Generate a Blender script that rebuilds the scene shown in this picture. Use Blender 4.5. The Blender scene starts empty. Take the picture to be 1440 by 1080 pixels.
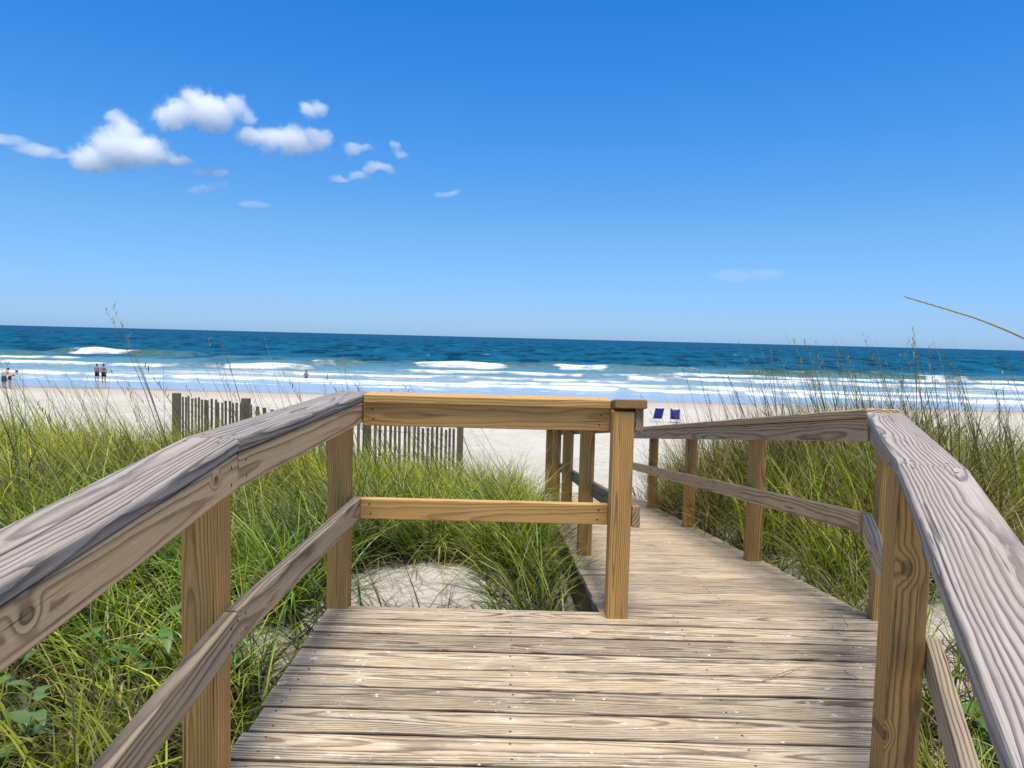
import bpy, bmesh, math, random
import numpy as np
from mathutils import Vector, Matrix, Euler

rng = np.random.default_rng(7)
random.seed(7)
sc = bpy.context.scene
COL = sc.collection
H = 1.18                                     # eye height above the landing boards
SL = -0.14                                   # slope of the ramp down to the beach
RY = 3.03                                    # far edge of the landing
SEA = -4.02

# ------------------------------------------------------------------ helpers
def tag(o, label=None, cat=None, group=None, kind=None):
    if label: o['label'] = label
    if cat: o['category'] = cat
    if group: o['group'] = group
    if kind: o['kind'] = kind
    return o

def empty(name, loc=(0, 0, 0)):
    o = bpy.data.objects.new(name, None)
    o.empty_display_size = .2
    COL.objects.link(o); o.location = loc
    return o

def link(name, me, mat=None, parent=None):
    o = bpy.data.objects.new(name, me)
    COL.objects.link(o)
    if mat: me.materials.append(mat)
    if parent:
        o.parent = parent
        o.matrix_parent_inverse = parent.matrix_basis.inverted()
    return o

def mesh_np(name, V, F4, smooth=True):
    """fast quad mesh from arrays"""
    me = bpy.data.meshes.new(name)
    V = np.asarray(V, np.float32); F4 = np.asarray(F4, np.int32)
    n, m = len(V), len(F4); k = F4.shape[1]
    me.vertices.add(n); me.vertices.foreach_set('co', V.ravel())
    me.loops.add(m * k); me.loops.foreach_set('vertex_index', F4.ravel())
    me.polygons.add(m)
    me.polygons.foreach_set('loop_start', np.arange(0, m * k, k, dtype=np.int32))
    me.polygons.foreach_set('loop_total', np.full(m, k, np.int32))
    me.polygons.foreach_set('use_smooth', np.full(m, smooth))
    me.update(calc_edges=True); me.validate()
    return me

def fattr(me, name, a, kind='FLOAT'):
    at = me.attributes.new(name, kind, 'POINT')
    key = {'FLOAT': 'value', 'FLOAT_VECTOR': 'vector', 'FLOAT_COLOR': 'color'}[kind]
    at.data.foreach_set(key, np.asarray(a, np.float32).ravel())

_P = rng.permutation(512); _P = np.concatenate([_P, _P])
_G = rng.uniform(0, 2 * np.pi, 512)
def noise2(x, y, seed=0):
    x = np.asarray(x, float) + seed * 17.31; y = np.asarray(y, float) - seed * 9.77
    xi = np.floor(x).astype(int); yi = np.floor(y).astype(int)
    fx = x - xi; fy = y - yi
    def g(i, j, dx, dy):
        a = _G[_P[(_P[i & 511] + j) & 511]]
        return np.cos(a) * dx + np.sin(a) * dy
    u = fx * fx * fx * (fx * (6 * fx - 15) + 10); v = fy * fy * fy * (fy * (6 * fy - 15) + 10)
    a = g(xi, yi, fx, fy); b = g(xi + 1, yi, fx - 1, fy)
    c = g(xi, yi + 1, fx, fy - 1); d = g(xi + 1, yi + 1, fx - 1, fy - 1)
    return 1.5 * ((a * (1 - u) + b * u) * (1 - v) + (c * (1 - u) + d * u) * v)
def fbm(x, y, o=4, seed=0):
    s = 0; a = 1
    for k in range(o):
        s = s + a * noise2(x * 2 ** k, y * 2 ** k, seed + k); a *= .5
    return s
def sst(a, b, x):
    t = np.clip((x - a) / (b - a), 0, 1); return t * t * (3 - 2 * t)

# ------------------------------------------------------------------ node helper
class NT:
    def __init__(s, name, world=False):
        if world:
            s.m = bpy.data.worlds.new(name)
        else:
            s.m = bpy.data.materials.new(name)
        s.m.use_nodes = True
        s.t = s.m.node_tree; s.t.nodes.clear()
    def n(s, typ, ins=None, **kw):
        nd = s.t.nodes.new(typ)
        for k, v in kw.items(): setattr(nd, k, v)
        for k, v in (ins or {}).items():
            sock = nd.inputs[k]
            if isinstance(v, bpy.types.NodeSocket): s.t.links.new(v, sock)
            else: sock.default_value = v
        return nd
    def math(s, op, a, b=0., c=0., clamp=False):
        nd = s.n('ShaderNodeMath', {0: a, 1: b, 2: c}, operation=op); nd.use_clamp = clamp
        return nd.outputs[0]
    def vm(s, op, a, b=(0, 0, 0)):
        nd = s.n('ShaderNodeVectorMath', {0: a, 1: b}, operation=op)
        return nd.outputs['Value'] if op in ('LENGTH', 'DISTANCE', 'DOT_PRODUCT') else nd.outputs[0]
    def noise(s, vec, scale=1., detail=3., rough=.55, col=False, dist=0.):
        nd = s.n('ShaderNodeTexNoise', {'Vector': vec, 'Scale': scale, 'Detail': detail, 'Roughness': rough, 'Distortion': dist})
        return nd.outputs[1 if col else 0]
    def ramp(s, f, stops, interp='LINEAR'):
        nd = s.n('ShaderNodeValToRGB', {0: f}); cr = nd.color_ramp; cr.interpolation = interp
        while len(cr.elements) < len(stops): cr.elements.new(.5)
        for e, (p, c) in zip(cr.elements, stops):
            e.position = p; e.color = (*c, 1) if hasattr(c, '__len__') else (c, c, c, 1)
        return nd.outputs[0]
    def mr(s, f, a, b, c=0., d=1., smooth=True):
        nd = s.n('ShaderNodeMapRange', {0: f, 1: a, 2: b, 3: c, 4: d})
        nd.interpolation_type = 'SMOOTHSTEP' if smooth else 'LINEAR'
        return nd.outputs[0]
    def mix(s, f, a, b, mode='MIX'):
        nd = s.n('ShaderNodeMix', data_type='RGBA', blend_type=mode)
        for i, v in ((0, f), (6, a), (7, b)):
            if isinstance(v, bpy.types.NodeSocket): s.t.links.new(v, nd.inputs[i])
            elif i == 0: nd.inputs[i].default_value = v
            else: nd.inputs[i].default_value = (*v, 1)
        return nd.outputs[2]
    def attr(s, name, out='Fac'):
        return s.n('ShaderNodeAttribute', attribute_name=name).outputs[out]
    def out(s, surf=None, vol=None):
        o = s.n('ShaderNodeOutputMaterial')
        if surf: s.t.links.new(surf, o.inputs[0])
        if vol: s.t.links.new(vol, o.inputs[1])
        return s.m
    def bsdf(s, col, rough=.6, normal=None, spec=.4, **kw):
        ins = {'Base Color': col if isinstance(col, bpy.types.NodeSocket) else (*col, 1), 'Roughness': rough, 'Specular IOR Level': spec}
        if normal: ins['Normal'] = normal
        ins.update(kw)
        return s.n('ShaderNodeBsdfPrincipled', ins).outputs[0]
    def bump(s, h, strength=.5, dist=.01, normal=None):
        ins = {'Height': h, 'Strength': strength, 'Distance': dist}
        if normal: ins['Normal'] = normal
        return s.n('ShaderNodeBump', ins).outputs[0]

# ------------------------------------------------------------------ materials
def wood(name, light, dark, grey, grey_amt, contrast=.8, freq=115., bump=.0012, rough=.7, specks=0., knots=.72, lite=None, edge=0., stain=0., spots=()):
    """sawn pine: growth rings round a wandering pith, cut by the board's own faces (attribute 'bco' = board coordinates)"""
    g = NT(name)
    v = g.attr('bco', 'Vector'); tint = g.attr('btint')
    wob = g.vm('MULTIPLY', g.vm('SUBTRACT', g.noise(g.vm('MULTIPLY', v, (.8, 2., 2.)), 1., 2., .5, col=True), (.5, .5, .5)), (0, .075, .075))
    fine = g.vm('MULTIPLY', g.vm('SUBTRACT', g.noise(g.vm('MULTIPLY', v, (5, 26, 26)), 1., 3., .6, col=True), (.5, .5, .5)), (0, .0085, .0085))
    p = g.vm('ADD', g.vm('ADD', v, wob), fine)
    r = g.vm('LENGTH', g.vm('MULTIPLY', p, (0, 1, 1)))
    # knots
    vor = g.n('ShaderNodeTexVoronoi', {'Vector': g.vm('MULTIPLY', v, (1.5, 5.5, 5.5)), 'Scale': 1., 'Randomness': 1.}, voronoi_dimensions='3D')
    gate = g.math('GREATER_THAN', g.n('ShaderNodeSeparateColor', {0: vor.outputs['Color']}).outputs[0], knots)
    d = vor.outputs['Distance']
    kn = g.math('MULTIPLY', g.mr(d, 0., .33, 1., 0.), gate)
    core = g.math('MULTIPLY', g.mr(d, .055, .095, 1., 0.), gate)
    ringk = g.math('MULTIPLY', g.mr(d, .085, .13, 1., 0.), gate)
    for (cx_, cy_, rad) in spots:
        q_ = g.vm('MULTIPLY', g.vm('SUBTRACT', p, (cx_, cy_, 0)), (1 / (rad * 1.35), 1 / rad, 0))
        dk = g.vm('LENGTH', q_)
        kn = g.math('MAXIMUM', kn, g.mr(dk, 0., 3.6, 1.3, 0.))
        core = g.math('MAXIMUM', core, g.mr(dk, .8, 1., .8, 0.)); ringk = g.math('MAXIMUM', ringk, g.mr(dk, 1.0, 1.3, 1., 0.))
    ph = g.math('ADD', g.math('MULTIPLY', r, freq), g.math('MULTIPLY', kn, 1.7))
    ph = g.math('ADD', ph, g.math('MULTIPLY', g.noise(g.vm('MULTIPLY', v, (.3, 9, 9)), 1., 1.), 2.5))
    f = g.math('FRACT', ph)
    ring = g.ramp(f, [(0, .12), (.3, 0), (.55, .22), (.8, .95), (.92, 1), (1., .15)])
    fib = g.noise(g.vm('MULTIPLY', v, (5, 320, 320)), 1., 3., .6)
    fib2 = g.noise(g.vm('MULTIPLY', v, (1.6, 45, 45)), 1., 4., .65)
    blot = g.noise(g.vm('MULTIPLY', v, (2.6, 13, 13)), 1., 5., .62)
    rs = g.math('MULTIPLY', ring, g.mr(blot, .3, .7, contrast * .55, contrast))
    base = g.mix(rs, light, dark)
    base = g.mix(g.math('MULTIPLY', core, .85), base, (dark[0] * .55, dark[1] * .5, dark[2] * .5))
    base = g.mix(g.math('MULTIPLY', g.math('SUBTRACT', ringk, core, clamp=True), .7), base, (dark[0] * .3, dark[1] * .28, dark[2] * .28))
    gm = g.math('MULTIPLY', g.mr(g.math('ADD', g.math('MULTIPLY', blot, .6), g.math('MULTIPLY', fib2, .4)), .36, .62), grey_amt)
    gcol = g.mix(rs, grey, (grey[0] * .36, grey[1] * .33, grey[2] * .36))
    base = g.mix(gm, base, gcol)
    if stain:
        sm_ = g.math('MULTIPLY', g.mr(g.math('ADD', g.noise(g.vm('MULTIPLY', v, (4.5, 24, 24)), 1., 5., .66), g.math('MULTIPLY', ring, .14)), .53, .66), stain)
        base = g.mix(sm_, base, (dark[0] * .75, dark[1] * .78, dark[2] * .85))
    if lite:
        lm = g.math('MULTIPLY', g.mr(g.noise(g.vm('MULTIPLY', v, (7., 42, 42)), 1., 6., .7), .5, .64), .6)
        base = g.mix(lm, base, lite)
    if stain: base = g.mix(g.math('MULTIPLY', rs, .7), base, g.mix(1., base, (.50, .43, .37), 'MULTIPLY'))
    val = g.math('MULTIPLY', g.math('ADD', .62, g.math('MULTIPLY', fib, .76)), g.math('ADD', .8, g.math('MULTIPLY', fib2, .4)))
    val = g.math('MULTIPLY', val, tint)
    if edge:
        ac = g.math('ADD', g.math('ABSOLUTE', g.attr('across')), g.math('MULTIPLY', g.math('SUBTRACT', fib2, .5), .22))
        val = g.math('MULTIPLY', val, g.mr(ac, .92, 1.03, 1., 1. - edge))
    # hairline checks along the grain
    chk = g.mr(g.noise(g.vm('MULTIPLY', v, (2.0, 80, 80)), 1., 3., .55), .31, .37, .38, 1.)
    val = g.math('MULTIPLY', val, chk)
    base = g.mix(1., base, g.n('ShaderNodeCombineColor', {0: val, 1: val, 2: val}).outputs[0], 'MULTIPLY')
    if specks:
        sp = g.noise(g.vm('MULTIPLY', v, (16, 34, 34)), 1., 5., .75)
        sm = g.mr(sp, .645, .68)
        sp2 = g.n('ShaderNodeTexVoronoi', {'Vector': g.vm('MULTIPLY', v, (9, 9, 9)), 'Scale': 1.5})
        dots = g.math('MULTIPLY', g.mr(sp2.outputs['Distance'], .05, .075, 1., 0.), g.math('GREATER_THAN', g.n('ShaderNodeSeparateColor', {0: sp2.outputs['Color']}).outputs[1], .8))
        base = g.mix(g.math('MULTIPLY', g.math('MAXIMUM', sm, dots), specks), base, (.72, .72, .7))
    hgt = g.math('ADD', g.math('MULTIPLY', ring, .8), g.math('MULTIPLY', fib, .45))
    hgt = g.math('SUBTRACT', g.math('ADD', hgt, g.math('MULTIPLY', chk, .8)), g.math('MULTIPLY', ringk, .9))
    nrm = g.bump(hgt, .9, bump)
    return g.out(g.bsdf(base, rough, nrm, .3))

W_cap = wood('weathered_cap_wood', (.36, .305, .255), (.055, .042, .037), (.385, .345, .32), .7, .95, 122., .0028, .66, knots=.8)
W_side = wood('weathered_side_wood', (.56, .37, .195), (.17, .098, .044), (.42, .33, .245), .35, 1., 85., .0016, .68, knots=.7)
W_mid = wood('weathered_middle_wood', (.50, .37, .23), (.16, .10, .055), (.41, .34, .26), .5, 1., 100., .0018, .7, knots=.72)
W_post = wood('treated_post_wood', (.56, .315, .09), (.21, .105, .026), (.46, .31, .15), .35, .95, 130., .0009, .66, knots=.76)
W_new = wood('new_rail_wood', (.57, .33, .105), (.26, .13, .034), (.46, .29, .13), .25, .7, 110., .0007, .62, knots=.8)
W_deck = wood('deck_board_wood', (.50, .385, .25), (.185, .128, .08), (.36, .31, .25), .6, .9, 125., .0016, .72, specks=.85, knots=.72, lite=(.59, .515, .41), edge=.75, stain=.38)
W_ramp = wood('ramp_board_wood', (.50, .375, .24), (.22, .15, .09), (.38, .32, .25), .5, .85, 105., .001, .72, specks=.7, knots=.8, lite=(.58, .50, .395), edge=.6, stain=.2)
W_under = wood('joist_wood', (.22, .15, .07), (.12, .075, .03), (.2, .17, .12), .5, .7, 110., .001, .75)
W_fence = wood('grey_picket_wood', (.29, .215, .13), (.13, .09, .05), (.28, .225, .155), .6, .8, 150., .001, .8)

def sand_mat():
    g = NT('beach_sand')
    pos = g.n('ShaderNodeNewGeometry').outputs['Position']
    sp = g.n('ShaderNodeSeparateXYZ', {0: pos})
    y = g.math('ADD', sp.outputs[1], g.math('MULTIPLY', g.math('SUBTRACT', g.noise(g.vm('MULTIPLY', pos, (.05, .15, 0)), 1., 3.), .5), 5.))
    big = g.noise(pos, .22, 4., .6); mid = g.noise(pos, 2.3, 5., .65); fine = g.noise(pos, 60., 3., .7)
    base = g.mix(g.mr(big, .3, .7), (.445, .41, .355), (.515, .477, .42))
    base = g.mix(g.math('MULTIPLY', g.mr(mid, .52, .72), .35), base, (.40, .35, .29))
    base = g.mix(g.math('MULTIPLY', g.mr(g.noise(g.vm('MULTIPLY', pos, (1.3, .5, 0)), 1., 4., .65), .5, .62), .28), base, (.33, .29, .24))
    grain = g.math('ADD', .82, g.math('MULTIPLY', fine, .36))
    base = g.mix(1., base, g.n('ShaderNodeCombineColor', {0: grain, 1: grain, 2: grain}).outputs[0], 'MULTIPLY')
    # bits of shell and weed strewn on the beach
    vo = g.n('ShaderNodeTexVoronoi', {'Vector': g.vm('MULTIPLY', pos, (1.1, .7, 0)), 'Scale': 1.})
    bit = g.math('MULTIPLY', g.mr(vo.outputs['Distance'], .06, .13, 1., 0.), g.math('GREATER_THAN', g.n('ShaderNodeSeparateColor', {0: vo.outputs['Color']}).outputs[0], .82))
    base = g.mix(g.math('MULTIPLY', bit, .6), base, (.16, .13, .09))
    damp = g.mr(y, 50., 60.); wet = g.mr(y, 58.5, 61.)
    base = g.mix(damp, base, (.40, .335, .265))
    base = g.mix(wet, base, (.24, .20, .17))
    rough = g.mr(wet, 0., 1., .92, .12)
    foot = g.math('ADD', g.math('MULTIPLY', g.noise(pos, 3.2, 2., .5), .8), g.math('ADD', g.math('MULTIPLY', g.noise(pos, .8, 2.), 1.2), g.math('MULTIPLY', fine, .06)))
    nrm = g.bump(foot, g.mr(y, 48., 58., 1., .03), .2)
    return g.out(g.bsdf(base, rough, nrm, .35))
M_sand = sand_mat()

def water_mat():
    g = NT('sea_water')
    pos = g.n('ShaderNodeNewGeometry').outputs['Position']
    sp = g.n('ShaderNodeSeparateXYZ', {0: pos}); y = sp.outputs[1]
    foamp = g.attr('foam'); crest = g.attr('crest')
    st = g.vm('MULTIPLY', pos, (.06, .22, 0))
    patch = g.noise(st, 1., 4., .6)
    shal = g.math('ADD', y, g.math('MULTIPLY', g.math('SUBTRACT', patch, .5), 36.))
    col = g.mix(g.mr(shal, 68., 112.), (.25, .345, .42), (.075, .20, .28))
    col = g.mix(g.mr(y, 112., 165.), col, (.003, .078, .150))
    col = g.mix(g.mr(y, 180., 900.), col, (.002, .066, .148))
    wave_shade = g.noise(g.vm('MULTIPLY', pos, (.11, .05, 0)), 1., 6., .66)  # streaks coloured in for the shading and reflection of wave faces
    col = g.mix(g.math('MULTIPLY', g.mr(wave_shade, .48, .60), g.mr(y, 105., 150., 0., .9)), col, (.001, .022, .048))
    col = g.mix(g.math('MULTIPLY', g.mr(wave_shade, .46, .34), g.mr(y, 105., 150., 0., .7)), col, (.010, .125, .205))
    col = g.mix(g.mr(y, 63., 70., .75, 0.), col, (.36, .36, .40))
    col = g.mix(crest, col, (.045, .088, .042))
    # foam
    lace = g.noise(g.vm('MULTIPLY', pos, (.30, .42, 1.6)), 1., 6., .68, dist=.6)
    streak = g.noise(g.vm('MULTIPLY', pos, (.055, .15, .5)), 1., 5., .65, dist=.8)
    tex = g.math('ADD', g.math('MULTIPLY', lace, .55), g.math('MULTIPLY', streak, .45))
    thr = g.math('SUBTRACT', .78, g.math('MULTIPLY', foamp, .46))
    foam = g.mr(g.math('SUBTRACT', tex, thr), -.07, .15)
    # stray whitecaps offshore
    wc = g.noise(g.vm('MULTIPLY', pos, (.10, .16, 0)), 1., 5., .62)
    wcm = g.math('MULTIPLY', g.mr(wc, .69, .72), g.mr(y, 130., 220., 0., .8))
    foam = g.math('MAXIMUM', foam, wcm)
    col = g.mix(foam, col, (.70, .72, .74))
    rough = g.mr(foam, 0., 1., .16, .9)
    rough = g.math('MAXIMUM', rough, g.mr(y, 150., 1200., .13, .30))
    b1 = g.noise(g.vm('MULTIPLY', pos, (.35, .8, 0)), 1., 5., .62)
    b2 = g.noise(g.vm('MULTIPLY', pos, (.05, .13, 0)), 1., 4., .6)
    b3 = g.noise(g.vm('MULTIPLY', pos, (2.2, 4., 0)), 1., 3., .6)
    hgt = g.math('ADD', g.math('MULTIPLY', b1, .8), g.math('ADD', g.math('MULTIPLY', b2, g.mr(y, 100., 250., .2, 2.6)), g.math('MULTIPLY', b3, .10)))
    hgt = g.math('ADD', hgt, g.math('MULTIPLY', g.math('MULTIPLY', foam, lace), 1.2))
    nrm = g.bump(hgt, g.mr(y, 63., 90., .08, .85), .9)
    fr = g.n('ShaderNodeFresnel', {'IOR': 1.33, 'Normal': nrm}).outputs[0]
    fr = g.math('MINIMUM', fr, g.mr(y, 64., 120., .55, .07))          # a wind-roughened sea mirrors little of the low sky
    fr = g.math('MULTIPLY', fr, g.mr(foam, 0., 1., 1., .1))
    dif = g.n('ShaderNodeBsdfDiffuse', {'Color': col, 'Normal': nrm}).outputs[0]
    gl = g.n('ShaderNodeBsdfGlossy', {'Color': (.85, .93, 1., 1), 'Roughness': rough, 'Normal': nrm}).outputs[0]
    s = g.n('ShaderNodeMixShader', {0: fr, 1: dif, 2: gl}).outputs[0]
    return g.out(s)
M_water = water_mat()

def grass_mat(name):
    g = NT(name)
    c = g.attr('tint', 'Color')
    d = g.bsdf(c, .48, None, .35)
    tr = g.n('ShaderNodeBsdfTranslucent', {'Color': g.mix(1., c, (1.15, 1.2, .55), 'MULTIPLY')}).outputs[0]
    return g.out(g.n('ShaderNodeMixShader', {0: .34, 1: d, 2: tr}).outputs[0])
M_grass = grass_mat('dune_grass_blades')

def plain(name, col, rough=.6, var=.2, scale=20., spec=.4, transl=0.):
    g = NT(name)
    tc = g.n('ShaderNodeTexCoord').outputs['Object']
    n = g.noise(tc, scale, 4., .6)
    k = g.math('ADD', 1 - var / 2, g.math('MULTIPLY', n, var))
    c = g.mix(1., col, g.n('ShaderNodeCombineColor', {0: k, 1: k, 2: k}).outputs[0], 'MULTIPLY')
    s = g.bsdf(c, rough, g.bump(n, .3, .002), spec)
    if transl:
        s = g.n('ShaderNodeMixShader', {0: transl, 1: s, 2: g.n('ShaderNodeBsdfTranslucent', {'Color': c}).outputs[0]}).outputs[0]
    return g.out(s)

# ------------------------------------------------------------------ boards
def board_geo(Ln, w, t, ch=.004, seg=2, skew0=0., skew1=0., nL=1, wob=0.):
    """bevelled board along +X (0..Ln), width Y, thickness Z; returns verts, quads/ngons"""
    prof = []
    for cx, cy, a0 in ((1, 1, 0), (-1, 1, 90), (-1, -1, 180), (1, -1, 270)):
        for k in range(seg + 1):
            a = math.radians(a0 + 90 * k / seg)
            prof.append((cx * (w / 2 - ch) + ch * math.cos(a), cy * (t / 2 - ch) + ch * math.sin(a)))
    P = len(prof); V = []; F = []
    ins = min(ch * .6, .003)
    xs = [0.] + [ins + (Ln - 2 * ins) * k / nL for k in range(nL + 1)] + [Ln]
    for i, x in enumerate(xs):
        s = 1 - (ins / (w / 2) if i in (0, len(xs) - 1) else 0)
        s2 = 1 - (ins / (t / 2) if i in (0, len(xs) - 1) else 0)
        for (y, z) in prof:
            f = x / Ln
            V.append((x + y * (skew0 * (1 - f) + skew1 * f), y * s, z * s2))
    for i in range(len(xs) - 1):
        for k in range(P):
            a, b = i * P + k, i * P + (k + 1) % P
            F.append((a, b, b + P, a + P)[::-1])
    F.append(tuple(range(P))); F.append(tuple(reversed(range((len(xs) - 1) * P, len(xs) * P))))
    F = [tuple(reversed(f)) for f in F]
    return np.array(V), F

def frame(p0, p1, up=(0, 0, 1)):
    p0 = Vector(p0); d = Vector(p1) - p0; L = d.length; x = d.normalized()
    z = Vector(up); z = (z - x * z.dot(x)).normalized(); y = z.cross(x)
    return Matrix(((x.x, y.x, z.x, p0.x), (x.y, y.y, z.y, p0.y), (x.z, y.z, z.z, p0.z), (0, 0, 0, 1))), L

M_nail = plain('rusty_nail', (.055, .040, .032), .6, .5, 200.)
class Boards:
    """collects boards; every board carries its own grain coordinates"""
    def __init__(s): s.V = []; s.F = []; s.B = []; s.T = []; s.A = []; s.n = 0
    def add(s, p0, p1, w, t, up=(0, 0, 1), ch=.004, seg=2, tint=None, pith=None, off=None, **kw):
        M, L = frame(p0, p1, up)
        V, F = board_geo(L, w, t, ch, seg, **kw)
        A = np.array(M)
        s.V.append(V @ A[:3, :3].T + A[:3, 3]); s.F += [tuple(i + s.n for i in f) for f in F]
        if pith is None: pith = (random.uniform(-.05, .05), -random.uniform(.025, .11))
        off = np.array([off if off is not None else random.uniform(0, 60), pith[0], -pith[1]])
        s.B.append(V + off); s.T.append(np.full(len(V), tint if tint else random.uniform(.85, 1.12)))
        s.A.append(V[:, 1] / (w / 2)); s.n += len(V); return s
    def nail(s, p, n=(0, 0, 1), r_=.0042):
        n = Vector(n).normalized(); a = n.orthogonal().normalized(); c = n.cross(a); p = Vector(p)
        V = np.array([tuple(p + (a * math.cos(t) + c * math.sin(t)) * r_ * k + n * h_) for k, h_ in ((1, .0004), (.55, .0012)) for t in np.arange(8) * math.pi / 4])
        s.V.append(V); s.B.append(V); s.T.append(np.full(16, .3)); s.A.append(np.zeros(16))
        s.nails = getattr(s, 'nails', []) + [len(s.F) + i for i in range(9)]
        s.F += [(s.n + i, s.n + (i + 1) % 8, s.n + 8 + (i + 1) % 8, s.n + 8 + i) for i in range(8)] + [tuple(s.n + 8 + i for i in range(8))]
        s.n += 16; return s
    def build(s, name, mat, parent=None):
        me = bpy.data.meshes.new(name)
        me.from_pydata([tuple(v) for v in np.concatenate(s.V)], [], s.F)
        if hasattr(s, 'nails'):
            me.materials.append(mat); me.materials.append(M_nail); mat = None
            for i in s.nails: me.polygons[i].material_index = 1
        fattr(me, 'bco', np.concatenate(s.B), 'FLOAT_VECTOR'); fattr(me, 'btint', np.concatenate(s.T)); fattr(me, 'across', np.concatenate(s.A))
        me.update()
        return link(name, me, mat, parent)

def plank(name, mat, parent, p0, p1, w, t, nails=(), **kw):
    b = Boards().add(p0, p1, w, t, **kw)
    M, L = frame(p0, p1, kw.get('up', (0, 0, 1)))
    for (x, y) in nails:
        b.nail(M @ Vector((x if x >= 0 else L + x, y, t / 2 - .0002)), M.col[2][:3], .0045)
    return b.build(name, mat, parent)

def post(parent, x, y, z0, z1, rot=0., mat=None, s=.089, **kw):
    """square post whose front left corner (seen from the landing) stands at x, y"""
    c, sn = math.cos(rot), math.sin(rot)
    cx, cy = x + c * s / 2 - sn * s / 2, y + sn * s / 2 + c * s / 2
    return plank('post', mat or W_post, parent, (cx, cy, z0), (cx, cy, z1), s, s, up=(-sn, c, 0), ch=.005, **kw)

def dz(y): return SL * (y - RY) if y > RY else (-.09 * (1.72 - y) if y < 1.72 else 0.)
def dx(y): return .0055 * (y - RY)

ZC = .91; ZL = .925; CT = .038; FW = .089
def knotted(name, base_mat_args, p0, p1, up, w, t, pith, pts):
    M, L = frame(p0, p1, up); Mi = M.inverted(); sp_ = []
    for (x, y, z, r_) in pts:
        q = Mi @ Vector((x, y, z)); sp_.append((q.x, q.y + pith[0], r_))
    a, k = base_mat_args
    return wood(name, *a, **{**k, 'spots': sp_})
A_post = (((.56, .315, .09), (.21, .105, .026), (.46, .31, .15), .35, .95, 130., .0009, .66), dict(knots=.9))
A_side = (((.56, .37, .195), (.17, .098, .044), (.42, .33, .245), .35, 1., 85., .0016, .68), dict(knots=.85))
# ------------------------------------------------------------------ the boardwalk
walk = tag(empty('boardwalk', (.3, 2.5, 0)), 'weathered wooden boardwalk with a landing and a ramp down to the beach', 'boardwalk')
PIT = .1405
def right_edge(y):                      # landing narrows towards the viewer along the slanting right railing
    return 1.62 - max(0., (2.96 - y)) * .53
b = Boards(); y = RY - .004
tints = [.98, 1.05, .72, 1.13, 1.07, .82, .99, 1.08, .92, 1.0, .86, 1.02]
k = 0
while y > 1.70:
    w = .1322 + random.uniform(-.001, .001)
    yc = y - w / 2
    xr = right_edge(yc) + (.012 if yc > 2.9 else .02)
    b.add((-.765 + random.uniform(-.008, .008), yc, -.018 + random.uniform(-.0012, .0012)), (xr, yc + random.uniform(-.002, .002), -.018 + random.uniform(-.0012, .0012)), w, .036,
          ch=.0075, seg=3, tint=tints[k % 12], pith=(random.uniform(-.045, .045), -random.uniform(.02, .09)))
    for nx in (-.70, .02, .72, 1.36):
        for o_ in (-.038, .036):
            if nx < xr - .05: b.nail((nx + random.uniform(-.012, .012), yc + o_ + random.uniform(-.006, .006), .0004))
    y -= w + random.uniform(.009, .0135); k += 1
b.build('landing_deck', W_deck, walk)
b = Boards(); y = 1.70
while y > -1.4:
    yc = y - .069; b.add((-.765, yc, -.018 + dz(yc)), (right_edge(yc) + .02, yc, -.018 + dz(yc)), .137, .036, up=(0, .09, 1)); y -= .142
b.build('approach_deck', W_deck, walk)
b = Boards(); y = RY + .004
while y < 9.75:
    w = .133; yc = y + w / 2
    b.add((.405 + dx(yc) + random.uniform(-.006, .006), yc, -.02 + dz(yc) + random.uniform(-.001, .001)), (1.625 + dx(yc) + random.uniform(-.008, .008), yc + random.uniform(-.002, .002), -.02 + dz(yc) + random.uniform(-.001, .001)), w, .036, up=(0, .14, 1), seg=1,
          tint=random.uniform(.82, 1.12), pith=(random.uniform(-.045, .045), -random.uniform(.02, .09)))
    for nx in (.45, 1.02, 1.58):
        for o_ in (-.038, .036): b.nail((nx + dx(yc) + random.uniform(-.012, .012), yc + o_, dz(yc + o_) - .0012), (0, .14, 1))
    y += w + random.uniform(.007, .011)
b.build('ramp_deck', W_ramp, walk)
b = Boards()
def rim(a, c, h=.19): b.add(a, c, .036, h, ch=.003, seg=1)
rim((-.735, 1.75, -.135), (-.735, 3.0, -.135)); rim((-.75, 2.995, -.135), (.405, 2.995, -.135)); rim((-.74, 1.78, -.135), (.92, 1.78, -.135))
rim((.0, 1.8, -.135), (.0, 2.97, -.135)); rim((.7, 1.8, -.135), (.7, 2.97, -.135))
rim((.96, 1.8, -.135), (1.53, 2.96, -.135))
for x in (.43, 1.0, 1.595): rim((x, 3.05, -.142), (x + dx(9.7), 9.7, -.142 + dz(9.7)))
for x in (-.73, .0, .75): rim((x, 1.7, -.142), (x, -1.4, -.142 + dz(-1.4)))
b.build('joists', W_under, walk)

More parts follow.
